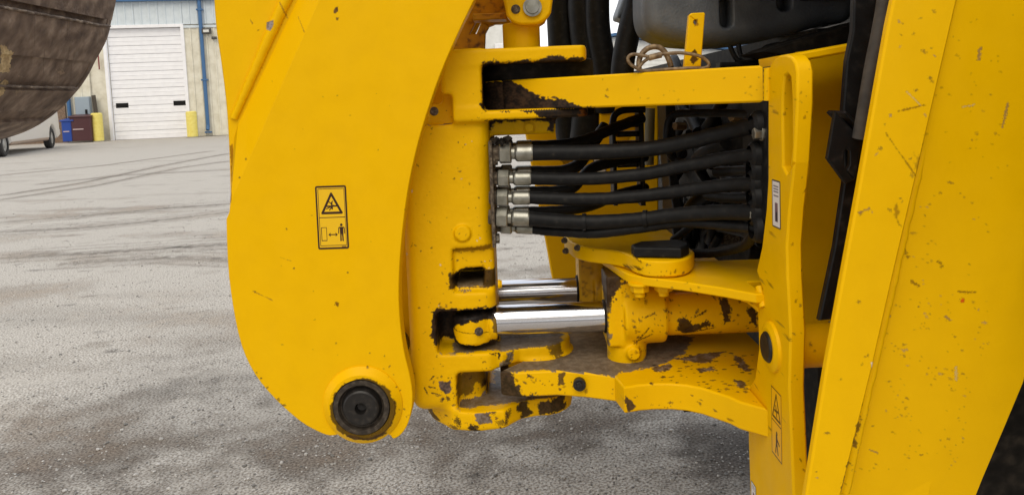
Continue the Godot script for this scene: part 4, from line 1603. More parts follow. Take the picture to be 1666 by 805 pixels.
func rams() -> void:
	for s in 2:
		var z := 1.255 if s == 0 else 1.44
		var near := s == 0
		var l := Vector3.ZERO
		var r := Vector3.ZERO
		l = Vector3(pt(722, 500, 1.255).x, 0.570, -z)
		r = Vector3(pt(1300, 500, 1.255).x, 0.569, -z)
		var mid := Vector3(pt(1018, 500, 1.255).x - (0.0 if near else 0.03), 0.570, -z)
		var g := thing("swing_ram", "near swing ram with thick chrome rod and chipped yellow barrel" if near else "far swing ram with thinner chrome rod showing behind the near one", "hydraulic ram", Vector3(mid.x, 0.495, -z), "swing rams of the king post")
		var wear: Wear = null
		var m: Material = mats.inner_paint
		if near:
			wear = Wear.new(pt(680, 420, 1.22), pt(1270, 625, 1.22), 1.22, 1.23, false)
			specks(wear, [1000, 445, 1230, 470, 1230, 555, 1000, 590], 1.22, 150, 0.8, 2.6, [BROWN, CHIP, GREASE, Color(0.4, 0.2, 0.06)], 0.9)
			for q in [[1102, 520, 1112, 517, 1126, 520, 1127, 540, 1116, 546, 1104, 540], [1176, 490, 1190, 486, 1186, 520, 1178, 530, 1174, 512], [1216, 500, 1232, 496, 1232, 530, 1220, 524], [1112, 535, 1150, 520, 1160, 530, 1120, 546]]:
				wear.blob(px_list(q, 1.22, wear), Color(0.17, 0.12, 0.09), 4.0, 0.95, 1.5, BROWN)
			for q in [[1046, 512, 1062, 505], [1040, 548, 1052, 528], [1036, 555, 1058, 540], [1120, 545, 1165, 533], [1130, 515, 1150, 505]]:
				wear.line(px_list([q[0], q[1]], 1.22, wear)[0], px_list([q[2], q[3]], 1.22, wear)[0], 1.6, Color(0.22, 0.15, 0.08), 0.9)
			wear.blob(px_list([975, 455, 1004, 450, 1000, 470, 990, 520, 994, 580, 1000, 600, 975, 600], 1.225, wear), Color(0.22, 0.18, 0.14), 6.0, 0.9, 3.0, DUST)
			wear.blob(px_list([985, 592, 1050, 590, 1070, 570, 1075, 610, 980, 610], 1.225, wear), Color(0.2, 0.15, 0.11), 4.0, 0.85, 2.0, DUST)
			wear.blob(px_list([700, 490, 830, 490, 830, 513, 800, 517, 764, 519, 745, 527, 736, 540, 742, 552, 770, 560, 806, 555, 812, 580, 700, 580], 1.232, wear), GREASE, 3.5, 1.0, 1.5)
			wear.blob(px_list([800, 500, 830, 500, 830, 575, 806, 572, 809, 545, 800, 530], 1.232, wear), GREASE, 3.0, 0.8, 1.5, BROWN)
			wear.line(px_list([736, 541], 1.22, wear)[0], px_list([795, 543], 1.22, wear)[0], 0.9, Color(0.25, 0.15, 0.05), 0.9)
			wear.blob(px_list([980, 425, 1090, 425, 1060, 452, 1040, 462, 1012, 458, 1002, 474, 996, 500, 978, 500], 1.22, wear), Color(0.19, 0.14, 0.10), 6.0, 0.95, 3.0, BROWN)
			m = paint("ram_paint", wear, true, 0.42)
		# body: upright trunnion, flange and barrel as one casting
		var o := []
		o.append(s_cyl(mid + Vector3(0, -0.01, 0), 1, 0.034, 0.085, 0.004))
		o.append(s_cyl(mid + Vector3(0.028, 0, 0), 0, 0.048, 0.036, 0.004, false, 0.007))
		o.append(s_box(mid + Vector3(-0.036, -0.045, -0.04), mid + Vector3(-0.008, 0.078, 0.034), 0.003, false, 0.004))
		o.append(s_cyl(mid + Vector3(0.006, -0.055, 0.03), 2, 0.012, 0.012, 0.003, false, 0.006))
		part("trunnion", nets(o, mid + Vector3(-0.06, -0.115, -0.07), mid + Vector3(0.085, 0.1, 0.07), 0.0035), m, g, wear)
		var bb := Buf.new()
		lathe(bb, axis_frame(mid + Vector3(0.06, 0, 0), (r - mid)), [[0.0, 0.046], [0.004, 0.046], [0.006, 0.0365], [0.26, 0.0365], [0.26, 0.0]], 40)
		part("barrel", bb, m, g, wear)
		var gl := Buf.new()
		lathe(gl, axis_frame(mid + Vector3(-0.045, 0, 0), Vector3(-1, 0, 0)), [[-0.03, 0.030], [-0.008, 0.029], [-0.006, 0.028], [-0.005, 0.0255]], 36)
		part("gland", gl, mats.grease, g)
		var rod := Buf.new()
		lathe(rod, axis_frame(mid, (l - mid)), [[0.0, 0.0262 if near else 0.0242], [mid.distance_to(l) - 0.085, 0.0262 if near else 0.0242], [mid.distance_to(l) - 0.083, 0.0235]], 64)
		part("rod", rod, mats.chrome, g)
		var eye_b := []
		var ex := pt(770, 536, 1.255).x
		eye_b.append(s_cyl(Vector3(ex - 0.003, l.y - 0.008, l.z + 0.004), 1, 0.031, 0.0255, 0.006))
		eye_b.append(s_box(Vector3(ex - 0.005, l.y - 0.033, l.z - 0.026), Vector3(pt(797, 530, 1.255).x, l.y + 0.022, l.z + 0.026), 0.012, false, 0.012))
		eye_b.append(s_cyl(Vector3(pt(803, 530, 1.255).x, l.y - 0.004, l.z), 0, 0.029, 0.007, 0.003, false, 0.004))
		part("rod_eye", nets(eye_b, Vector3(ex - 0.06, l.y - 0.05, l.z - 0.06), Vector3(ex + 0.08, l.y + 0.045, l.z + 0.06), 0.0035), m, g, wear)
		if near:
			bolt("bolt", pt(779, 539, 1.222), Vector3(0, 0, 1), 0.0058, mats.dirty_steel, g, true, 0.006)


func hose(called: String, label: String, list: Array, r: float, group: String, fit := true, ties := []) -> void:
	var line := pxline(list, 8)
	var g := thing(called, label, "hose", line[0], group)
	var b := Buf.new()
	for i in range(1, line.size() - 1):
		line[i] += Vector3(0, rng.randf_range(-1, 1), 0) * 0.0004
	tube(b, line, r, 20)
	part("hose_body", b, mats.rubber, g)
	if fit:
		var s := line[0]
		var d := (line[0] - line[3]).normalized()
		d = (d + Vector3(-1, 0, 0)).normalized()
		var c := Buf.new()
		lathe(c, axis_frame(s, d), [[-0.003, r * 1.0], [-0.003, r * 1.08], [-0.001, r * 1.13], [0.022, r * 1.13], [0.024, r * 1.05], [0.027, r * 0.78]], 28)
		part("crimp_collar", c, mats.zinc, g)
		var n := Buf.new()
		disc(n, s + d * 0.052, d, r * 1.42, 0.020, 0.002, 6)
		disc(n, s + d * 0.034, d, r * 0.80, 0.009, 0.001, 20)
		part("hex_nut", n, mats.zinc, g)
		var ad := Buf.new()
		disc(ad, s + d * 0.064, d, r * 1.1, 0.014, 0.001, 6)
		part("adaptor", ad, mats.dirty_steel, g)
	for k in ties:
		var i := int(k * (line.size() - 2))
		var t := Buf.new()
		lathe(t, axis_frame(line[i], line[i + 1] - line[i]), [[-0.003, r], [-0.003, r + 0.0022], [0.003, r + 0.0022], [0.003, r]], 20)
		part("cable_tie", t, mats.black_paint, g)


func hoses() -> void:
	var grp := "hydraulic hoses from king post to rear frame"
	hose("hydraulic_hose", "topmost near black hose, thickest, curving up to the black plate", [864, 248.5, 1.2, 950, 248, 1.19, 1050, 243, 1.17, 1125, 229, 1.14, 1190, 213, 1.10, 1240, 200, 1.05], 0.0125, grp)
	hose("hydraulic_hose", "second near black hose from the top, with a bright lower nut", [861, 290, 1.2, 950, 291, 1.19, 1040, 284, 1.17, 1120, 269, 1.14, 1185, 257, 1.10, 1240, 252, 1.05], 0.0105, grp)
	hose("hydraulic_hose", "third near black hose from the top, nearly level", [859, 321.5, 1.2, 950, 324, 1.19, 1040, 319, 1.17, 1120, 309, 1.14, 1185, 301, 1.10, 1240, 298, 1.05], 0.0105, grp)
	hose("hydraulic_hose", "lowest near black hose with two cable ties", [858, 355, 1.2, 940, 361, 1.19, 1030, 358, 1.17, 1110, 349, 1.14, 1180, 345, 1.10, 1240, 347, 1.05], 0.0120, grp, true, [0.25, 0.48])
	hose("hydraulic_hose", "thin black hose strapped under the lowest near hose", [864, 372, 1.225, 900, 376, 1.215, 970, 379, 1.19, 1040, 371, 1.17, 1110, 362, 1.15, 1180, 366, 1.11, 1240, 372, 1.06], 0.0085, grp)
	var far := "far hydraulic hoses behind the near ones"
	hose("hydraulic_hose", "highest far black hose rising to the black guide bracket", [862, 238, 1.36, 920, 235, 1.37, 960, 225, 1.39, 1000, 208, 1.42, 1045, 192, 1.46], 0.0105, far)
	hose("hydraulic_hose", "far black hose that bends up steeply behind the topmost near hose", [861, 280, 1.36, 910, 279, 1.37, 935, 272, 1.38, 949, 258, 1.4, 960, 240, 1.42, 985, 205, 1.45], 0.0115, far)
	hose("hydraulic_hose", "far black hose that bends up behind the second near hose", [859, 312, 1.36, 905, 311, 1.37, 932, 305, 1.38, 946, 290, 1.4, 965, 273, 1.42, 1005, 262, 1.45, 1050, 255, 1.5], 0.0105, far)
	hose("hydraulic_hose", "lowest far black hose passing over the trunnion cover", [857, 344, 1.36, 900, 343, 1.37, 945, 339, 1.38, 975, 330, 1.4, 1010, 315, 1.43, 1050, 305, 1.5], 0.0095, far)
	# shorter stubs that come through the black plate behind the near four
	var stubs := "hose ends showing beside the black plate"
	hose("hose_end", "short black hose end under the second near hose", [1165, 280, 1.2, 1200, 278, 1.15, 1238, 276, 1.06], 0.008, stubs, false)
	hose("hose_end", "short black hose end under the third near hose", [1150, 318, 1.22, 1190, 322, 1.15, 1238, 320, 1.06], 0.008, stubs, false)
	hose("hose_end", "black hose drooping from the black plate to the dark lower corner", [1228, 378, 1.07, 1216, 396, 1.12, 1190, 406, 1.18, 1150, 412, 1.25, 1110, 412, 1.3], 0.008, stubs, false)
	hose("hose_end", "thin black hose leaning below the lowest near hose", [1148, 350, 1.2, 1120, 372, 1.22, 1095, 390, 1.25], 0.006, stubs, false)


func tractor_body() -> void:
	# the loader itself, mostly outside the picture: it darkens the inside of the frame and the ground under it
	mat("pin_steel", Color.WHITE, 0.5, 0.35, noise_tex(256, 0.05, 4, [0.0, rgb(44, 38, 32), 0.55, rgb(62, 54, 46), 0.85, rgb(84, 76, 66), 1.0, rgb(130, 122, 110)], 71), 5.0)
	mat("pin_face", Color.WHITE, 0.42, 0.3, noise_tex(256, 0.05, 4, [0.0, rgb(26, 24, 23), 0.6, rgb(36, 33, 31), 1.0, rgb(60, 55, 50)], 72), 5.0)
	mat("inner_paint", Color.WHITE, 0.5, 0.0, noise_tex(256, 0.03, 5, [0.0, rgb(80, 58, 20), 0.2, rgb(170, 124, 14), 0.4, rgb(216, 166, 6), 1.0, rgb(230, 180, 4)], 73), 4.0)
	mat("brass", rgb(116, 92, 58), 0.5, 0.4)
	mat("old_rubber", Color.WHITE, 0.7, 0.0, noise_tex(128, 0.05, 3, [0.0, rgb(44, 40, 36), 1.0, rgb(84, 76, 66)], 75), 6.0)
	mat("dirty_steel", Color.WHITE, 0.7, 0.25, noise_tex(256, 0.05, 4, [0.0, rgb(44, 36, 28), 0.5, rgb(84, 72, 58), 1.0, rgb(130, 118, 100)], 74), 8.0)
	var g := thing("loader_body", "dark loader chassis and an added dark backing sheet inside the frame, with hose clutter in front of it", "loader", Vector3(1.6, 0, -1.3))
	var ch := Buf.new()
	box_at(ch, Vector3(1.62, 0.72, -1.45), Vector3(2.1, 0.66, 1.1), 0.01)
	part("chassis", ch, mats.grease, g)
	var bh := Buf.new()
	box_at(bh, Vector3(0.54, 0.625, -2.35), Vector3(0.04, 0.85, 2.2), 0.004)  # added dark sheet closing the opening, standing in for the shade inside
	part("shade_backing", bh, mats.grease, g)
	# hoses and pipes crowding the space behind the hose plate
	for k in 16:
		var b := Buf.new()
		var z0 := rng.randf_range(1.2, 2.3)
		var y0 := rng.randf_range(0.6, 1.0)
		var x0 := rng.randf_range(0.40, 0.50)
		var pts := PackedVector3Array([Vector3(x0, y0, -z0), Vector3(x0 + rng.randf_range(-0.03, 0.02), y0 + rng.randf_range(-0.12, 0.12), -z0 - rng.randf_range(0.1, 0.2)), Vector3(0.47, y0 + rng.randf_range(-0.25, 0.1), -z0 - rng.randf_range(0.25, 0.5)), Vector3(0.55, y0 - rng.randf_range(0.0, 0.3), -z0 - rng.randf_range(0.4, 0.7))])
		tube(b, curve3(pts, 7), rng.randf_range(0.008, 0.016), 12)
		part("inner_hose", b, mats.rubber, g)
	for q in [[1212, 318, 1.3], [1098, 205, 1.6], [1190, 190, 1.35], [1160, 262, 1.5]]:
		var b := Buf.new()
		disc(b, pt(q[0], q[1], q[2]), Vector3(-1, 0.1, 0.6), 0.009, 0.03, 0.001, 6)
		part("pipe_fitting", b, mats.brass, g)
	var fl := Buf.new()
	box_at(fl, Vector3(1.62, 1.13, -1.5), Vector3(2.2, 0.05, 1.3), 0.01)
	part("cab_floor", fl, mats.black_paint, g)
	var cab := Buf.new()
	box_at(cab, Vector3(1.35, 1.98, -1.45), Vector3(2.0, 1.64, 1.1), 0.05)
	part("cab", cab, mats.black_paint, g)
	# a few dark fittings inside the opening
	for k in 9:
		var b := Buf.new()
		var p := Vector3(0.51, rng.randf_range(0.60, 0.98), -rng.randf_range(1.35, 2.6))
		if k % 3 == 0:
			disc(b, p + Vector3(-0.03, 0, 0), Vector3(-1, 0, 0), rng.randf_range(0.02, 0.04), 0.05, 0.003, 20)
		else:
			box_at(b, p, Vector3(0.06, rng.randf_range(0.03, 0.1), rng.randf_range(0.05, 0.2)), 0.006)
		part("fitting", b, [mats.grease, mats.black_paint, mats.dirty_steel][k % 3], g)
	var fe := Buf.new()
	var arch := PackedVector2Array()
	for k in 15:
		arch.append(Vector2(1.42, 0.70) + Vector2.from_angle(PI * k / 14.0 * 0.95 + 0.05) * 0.84)
	for k in 15:
		arch.append(Vector2(1.42, 0.70) + Vector2.from_angle(PI * (14 - k) / 14.0 * 0.95 + 0.05) * 0.80)
	prism(fe, flat(0.48), arch, 0.5, 0.004)
	part("fender", fe, mats.black_paint, g)
	var zc := -0.72
	var w := Node3D.new()
	w.name = "wheel"
	g.add_child(w, true)
	w.position = Vector3(1.42, 0, zc) - g.position
	var b := Buf.new()
	lathe(b, axis_frame(Vector3(1.42, 0.70, zc), Vector3(0, 0, 1)), [[-0.2, 0.34], [-0.2, 0.6], [-0.16, 0.66], [0.16, 0.66], [0.2, 0.6], [0.2, 0.34]], 56)
	part("tyre", b, mats.rubber, w)
	for i in 44:
		var l := Buf.new()
		var a := TAU * i / 44.0
		var s := 1.0 if i % 2 == 0 else -1.0
		var t := Transform3D(Basis(Vector3(0, 0, 1), a), Vector3(1.42, 0.70, zc)) * Transform3D(Basis(Vector3(1, 0, 0), 0.7 * s), Vector3(0.675, 0, 0.1 * s))
		box(l, t, Vector3(0.05, 0.045, 0.24), 0.006)
		part("lug", l, mats.rubber, w)
	var r := Buf.new()
	lathe(r, axis_frame(Vector3(1.42, 0.70, zc), Vector3(0, 0, 1)), [[-0.15, 0.0], [-0.15, 0.34], [0.15, 0.34], [0.05, 0.2], [0.05, 0.0]], 32)
	part("rim", r, mats.plain_paint, w)


func rear_frame() -> void:
	var X := 0.35
	var g := thing("hitch_chassis", "yellow rear frame plate with upper and lower hinge brackets and black hose plate", "chassis", Vector3(X, 0.3, -1.3))
	var Z := 1.05
	var wear := Wear.new(pt(790, 60, Z + 0.2), pt(1420, 830, 0.9), Z, 1.75, true)
	var cols := [CHIP, BROWN, Color(0.4, 0.26, 0.06), Color(0.5, 0.3, 0.05)]
	specks(wear, [1020, 440, 1230, 470, 1230, 500, 1020, 455], 1.15, 20, 0.6, 1.8, cols, 0.8)
	specks(wear, [920, 395, 1130, 420, 1130, 440, 940, 425], 1.2, 26, 0.7, 2.4, cols, 0.85)
	specks(wear, [1290, 100, 1320, 100, 1312, 800, 1290, 800], 0.93, 26, 0.6, 1.8, cols, 0.8)
	specks(wear, [830, 125, 1245, 110, 1245, 160, 830, 160], 1.15, 26, 0.6, 1.6, cols, 0.7)
	# grease and dirt on the front edges
	wear.blob(px_list([780, 100, 828, 126, 842, 135, 856, 144, 868, 152, 890, 158, 908, 156, 925, 166, 960, 172, 960, 190, 780, 190], 1.24, wear), GREASE, 4.0, 1.0, 1.5, BROWN)
	wear.blob(px_list([1296, 180, 1304, 186, 1298, 189], 0.94, wear), Color(0.3, 0.18, 0.05), 1.5, 0.9, 1.0)
	for l in [[1020, 433, 1000, 400, 0], [930, 395, 942, 406, 0], [1026, 425, 1032, 432, 0]]:
		wear.spot(px_list([l[0], l[1]], 1.2, wear)[0], 2.6, Color(0.3, 0.17, 0.06), 0.9)
	var base_wear := Wear.new(pt(780, 560, 1.2), pt(1420, 760, 0.9), Z, 1.75, true)
	specks(base_wear, [1010, 625, 1230, 650, 1230, 740, 1010, 665], 1.12, 46, 0.7, 2.6, [BROWN, CHIP, Color(0.4, 0.2, 0.05)], 0.9)
	specks(base_wear, [825, 600, 1005, 615, 1005, 650, 825, 640], 1.2, 30, 0.8, 2.4, cols, 0.9)
	base_wear.blob(px_list([805, 585, 822, 592, 832, 604, 846, 630, 880, 638, 905, 650, 805, 650], 1.22, base_wear), GREASE, 7.0, 0.98, 5.0, BROWN)
	base_wear.blob(px_list([908, 608, 918, 604, 916, 622, 906, 628], 1.2, base_wear), Color(0.26, 0.19, 0.13), 3.0, 0.9, 1.2)
	base_wear.blob(px_list([998, 612, 1016, 634, 1006, 640, 1000, 636], 1.18, base_wear), Color(0.25, 0.19, 0.15), 2.5, 0.95, 1.2)
	# level faces: dust on the lower bracket, scrapes on the wide part
	var yl := 0.497
	base_wear.blob(px_level([800, 610, 880, 601, 1000, 612, 1012, 606, 1070, 596, 1110, 578, 1130, 550, 1000, 520, 800, 520], yl, base_wear), Color(0.33, 0.30, 0.28), 6.0, 0.95, 3.0, DUST)
	for s in [[1100, 585, 1140, 575, 1180, 572, 1150, 592], [1135, 600, 1160, 597, 1165, 603, 1140, 606], [1190, 575, 1212, 585, 1222, 606, 1204, 600], [1195, 618, 1214, 622, 1210, 632, 1196, 628], [1060, 600, 1090, 590, 1095, 600, 1070, 606]]:
		base_wear.blob(px_level(s, yl, base_wear), PRIMER, 5.0, 0.9, 1.5, Color(0.26, 0.2, 0.16))
	for i in 90:
		base_wear.spot(px_level([rng.randf_range(1050, 1225), rng.randf_range(575, 640)], yl, base_wear)[0], rng.randf_range(0.8, 2.6), [BROWN, CHIP, GREASE][i % 3], 0.8, Vector2(rng.randf_range(1, 2), 0.4))
	var m := paint("frame_paint", wear, false, 0.42)
	var mb := paint("lower_bracket_paint", base_wear, false, 0.42)

	# --- upper bracket: tapered plate, kingpin boss inside the fork
	var ub := PackedVector2Array([Vector2(X, 1.02), Vector2(-0.012, 1.263)])
	for k in 9:
		var a := -PI / 2 - 0.5 - (PI - 1.0) * k / 8.0
		ub.append(Vector2(0.025 + cos(a) * 0.074, 1.315 + sin(a) * 0.07))
	ub.append(Vector2(X, 1.61))
	var yt := 0.984
	plate("upper_bracket", ub, plan(yt), 0.051, m, g, wear, 0.003)
	var bo := Buf.new()
	prism(bo, plan(yt + 0.034), rounded(0.20, 0.14, 0.06, Vector2(0.052, 1.335)), 0.10, 0.003)
	part("pivot_bush", bo, mats.grease, g)
	# --- lower bracket
	var lb := PackedVector2Array()
	for q in [[814, 603], [846, 606], [905, 603], [950, 606], [1000, 612], [1015, 630], [1040, 626], [1066, 624], [1092, 624], [1117, 626], [1142, 631], [1167, 639], [1186, 645], [1203, 653]]:
		var w := pY(q[0], q[1], yl)
		lb.append(Vector2(w.x, -w.z))
	lb.append(Vector2(X, lb[lb.size() - 1].y - 0.03))
	lb.append(Vector2(X, 1.10))
	lb.append(Vector2(0.43, 1.10))
	lb.append(Vector2(0.43, 1.62))
	lb.append(Vector2(0.08, 1.45))
	for k in 9:
		var a := PI / 2 + 0.3 + (PI - 0.6) * k / 8.0
		lb.append(Vector2(0.025 + cos(a) * 0.062, 1.315 + sin(a) * 0.062))
	plate("lower_bracket", lb, plan(yl), 0.043, mb, g, base_wear, 0.003)
	var np := pt(943, 627, 1.19)
	var hb := Buf.new()
	disc(hb, pt(943, 627, 1.178), Vector3(-0.1, 0, 1), 0.0105, 0.012, 0.001, 24)
	disc(hb, pt(943, 627, 1.175), Vector3(-0.1, 0, 1), 0.006, 0.008, 0.001, 6)
	part("grease_plug", hb, mats.pin_face, g)
	# --- trunnion bracket with its cover
	var yb := 0.662
	var tb := PackedVector2Array()
	for q in [[1013, 441], [1022, 446], [1049, 451], [1083, 455], [1117, 459], [1176, 468], [1231, 478]]:
		var w := pY(q[0], q[1], yb)
		tb.append(Vector2(w.x, -w.z))
	tb.append(Vector2(X, tb[tb.size() - 1].y))
	tb.append(Vector2(X, 1.10))
	tb.append(Vector2(0.43, 1.10))
	tb.append(Vector2(0.43, 1.245))
	tb.append(Vector2(0.285, 1.25))
	tb.append(Vector2(0.265, 1.54))
	tb.append(Vector2(0.13, 1.45))
	plate("trunnion_bracket", tb, plan(yb), 0.0145, m, g, wear, 0.002)
	var fil := Buf.new()
	prism(fil, flat(1.045), fpoly([1205, 488, 1240, 478, 1240, 508, 1232, 506, 1226, 498, 1216, 492], 1.05, 0), 0.3, 0.002)
	part("gusset", fil, m, g, wear)
	var yc := 0.690
	var cv := PackedVector2Array()
	for q in soft([918, 382, 922, 388, 935, 397, 960, 403, 990, 406, 1015, 411, 1034, 419, 1057, 424, 1098, 424, 1122, 418, 1130, 408], false, 3):
		var w := pY(q.x, q.y, yc)
		cv.append(Vector2(w.x, -w.z))
	cv.append(Vector2(cv[cv.size() - 1].x, 1.46))
	cv.append(Vector2(0.12, 1.5))
	cv.append(Vector2(0.10, 1.46))
	plate("trunnion_cover", cv, plan(yc), 0.0265, m, g, wear, 0.003)
	for q in [[919, 391, 1.33], [940, 403, 1.285], [921, 408, 1.32]]:
		bolt("bolt", pt(q[0], q[1], q[2]), Vector3(-0.7, 0, 0.7), 0.0045, mats.dirty_steel, g, true, 0.006)
	var pd := Buf.new()
	var pdl := PackedVector2Array()
	for q in [[1027, 397], [1032, 402], [1108, 403], [1121, 398], [1121, 391], [1098, 389], [1042, 392]]:
		var w := pY(q[0], q[1], yc + 0.018)
		pdl.append(Vector2(w.x, -w.z))
	prism(pd, plan(yc + 0.018), pdl, 0.0175, 0.003)
	part("rubber_stop", pd, mats.rubber, g)
	for q in [[1041, 464], [1080, 471]]:
		var top := pt(q[0], q[1], 1.17)
		top.y = yb - 0.0145
		bolt("bolt", top, Vector3(0, -1, 0), 0.0150, mats.plain_paint, g, true, 0.014)
		var st := Buf.new()
		disc(st, top + Vector3(0, -0.014, 0), Vector3(0, 1, 0), 0.0085, 0.008, 0.001, 18)
		part("stud", st, mats.plain_paint, g)
	# --- the upright plate, seen along its rear face
	var low := 0.30
	var pl := xpoly([1250, 122, 1252, 108, 1258, 97, 1268, 90, 1279, 88, 1288, 92, 1294, 101, 1297, 116, 1297, 170, 1292, 265, 1284, 340, 1280, 400, 1281, 450, 1286, 540, 1284, 630, 1288, 720, 1291, 805, 1293, 870, 1222, 870, 1221, 800, 1218, 716, 1218, 632, 1229, 612, 1235, 565, 1233, 508, 1241, 470, 1231, 440, 1240, 400, 1247, 340, 1250, 290, 1250, 170], X)
	var slot := xpoly([1276, 125, 1282, 120, 1287, 127, 1289, 160, 1289, 240, 1286, 274, 1280, 282, 1274, 270, 1273, 200, 1273, 150], X)
	plate("frame_plate", with_hole(pl.duplicate(), slot), side(X), 0.021, m, g, wear, 0.003)
	var far := PackedVector2Array()
	for q in pl:
		far.append(Vector2(-2.66 - q.x, q.y))
	plate("frame_plate", far, side(X), 0.021, mats.black_paint, g, null, 0.003)  # far twin of the yellow plate, coloured black in place of shade
	# side plate running forward from it, and its turned top edge
	var sp := fpoly([1300, 84, 1400, 72, 1400, 560, 1300, 590], 1.12)
	plate("side_plate", sp, flat(1.12), 0.015, mats.plain_paint, g, null, 0.002)
	var te := Buf.new()
	box(te, Transform3D(Basis(Vector3(0, 0, 1), 0.14), pt(1345, 84, 1.03)), Vector3(0.16, 0.012, 0.09), 0.003)
	part("top_flange", te, m, g, wear)
	# weld lines
	var wb := Buf.new()
	weld(wb, pX(1249, 110, X) + Vector3(0, 0, 0.002), pX(1249, 164, X) + Vector3(0, 0, 0.002), 0.006)
	part("weld_bead", wb, m, g, wear)
	wb = Buf.new()
	weld(wb, pX(1236, 466, X), pX(1243, 500, X), 0.006)
	part("weld_bead", wb, m, g, wear)
	# pin head low on the plate
	var pc := pX(1257, 564, X)
	var rb := Buf.new()
	lathe(rb, axis_frame(pc, Vector3(-1, 0, 0)), [[-0.002, 0.036], [0.004, 0.034], [0.007, 0.026], [0.007, 0.021]], 40)
	part("pin_boss", rb, m, g, wear)
	var ph := Buf.new()
	disc(ph, pc + Vector3(-0.011, 0, 0), Vector3(-1, 0, 0), 0.0215, 0.02, 0.003, 32)
	part("pin_head", ph, mats.pin_face, g)
	var ps := Buf.new()
	disc(ps, pc + Vector3(0.085, 0, 0), Vector3(1, 0, 0), 0.03, 0.085, 0.004, 32)
	part("pin_tube", ps, m, g, wear)
	var pe := Buf.new()
	disc(pe, pc + Vector3(0.12, -0.002, 0), Vector3(1, 0, 0), 0.034, 0.04, 0.006, 28)
	part("pin_collar", pe, mats.steel, g)
	# black hose plate across the opening, bolted to the frame
	var hp := xpoly([1208, 168, 1249, 164, 1250, 290, 1246, 345, 1240, 372, 1226, 392, 1210, 392], X + 0.003)
	plate("hose_plate", hp, side(X + 0.003), 0.006, mats.black_paint, g, null, 0.001)
	for q in [[1240, 217], [1232, 347]]:
		bolt("bolt", pX(q[0], q[1], X + 0.002), Vector3(-1, 0, 0), 0.0085, mats.zinc, g, true, 0.012)
	for q in [[1236, 203], [1233, 252], [1231, 298], [1232, 346], [1236, 372], [1232, 277], [1233, 321]]:
		var gb := Buf.new()
		var c := pX(q[0], q[1], X + 0.003)
		lathe(gb, axis_frame(c, Vector3(-1, 0, 0)), [[0.0, 0.021], [0.008, 0.019], [0.012, 0.014]], 24)
		part("hose_grommet", gb, mats.rubber, g)
	var lp := Buf.new()
	var loop := []
	for q in [[1248, 186, 1.06], [1190, 184, 1.15], [1130, 184, 1.22], [1100, 186, 1.25], [1088, 198, 1.26], [1085, 225, 1.26], [1090, 250, 1.26], [1104, 262, 1.26], [1150, 270, 1.22]]:
		loop.append_array(q)
	tube(lp, pxline(loop, 5), 0.0065, 12)
	part("guard_loop", lp, mats.black_paint, g)
	var gp := Buf.new()
	tube(gp, PackedVector3Array([pt(1058, 176, 1.62), pt(1056, 268, 1.62)]), 0.011, 14)
	part("grey_post", gp, mat("grey_post_paint", rgb(120, 122, 112), 0.6), g)
	# far hose guide, an open black bracket
	var hg := Buf.new()
	var zz := 1.5
	for r in [[993, 200, 1003, 332], [1036, 180, 1048, 332], [1003, 200, 1036, 206], [1003, 214, 1036, 221], [1003, 230, 1036, 236], [1003, 262, 1036, 270], [1003, 316, 1036, 328]]:
		var a := pt(r[0], r[1], zz)
		var c := pt(r[2], r[3], zz)
		box_at(hg, (a + c) / 2, Vector3(c.x - a.x, a.y - c.y, 0.05), 0.003)
	tube(hg, pxline([997, 204, 1.48, 1000, 188, 1.48, 1012, 180, 1.48, 1030, 178, 1.48, 1050, 178, 1.48], 5), 0.007, 10)
	part("hose_guide", hg, mats.black_paint, g)
	# far yellow uprights behind the hoses
	plate("far_upright", fpoly([976, 150, 1034, 150, 1034, 215, 992, 262, 976, 262], 1.66), flat(1.66), 0.02, m, g, wear)
	# printed labels
	var la := pX(1264, 332, X)
	part_uv("serial_label", Transform3D(Basis(Vector3(0, 0, 1), Vector3(0, 1, 0), Vector3(-1, 0, 0)), la + Vector3(-0.0005, 0, 0)), Vector2(0.030, 0.064), label_mat(), g, "small white label on the rear face of the plate")
	var lw := pX(1264.5, 690, X)
	part_uv("hazard_label", Transform3D(Basis(Vector3(0, 0, 1), Vector3(0, 1, 0), Vector3(-1, 0, 0)), lw + Vector3(-0.0005, 0, 0)), Vector2(0.040, 0.098), hazard_mat(), g, "worn outlined hazard label low on the rear face")
	var lx := pX(1227, 802, X)
	part_uv("white_label", Transform3D(Basis(Vector3(0, 0, 1), Vector3(0, 1, 0), Vector3(-1, 0, 0)), lx + Vector3(-0.0005, 0, 0)), Vector2(0.022, 0.03), label_mat(), g)


func label_mat() -> StandardMaterial3D:
	if mats.has("label_print"):
		return mats.label_print
	var p := Print.new(64, 140, rgb(226, 222, 220), 1.0)
	var ink := rgb(60, 52, 60)
	p.stroke([2, 2, 62, 2, 62, 138, 2, 138], 2.0, ink, true)
	for y in [18, 26, 34, 46]:
		p.stroke([12, y, 50, y], 1.5, rgb(120, 112, 118))
	p.fill([22, 66, 44, 66, 44, 122, 22, 122], rgb(120, 96, 104))
	p.fill([26, 96, 42, 90, 42, 120, 26, 120], ink)
	var m := mat("label_print", Color.WHITE, 0.4)
	m.albedo_texture = ImageTexture.create_from_image(p.im)
	return m


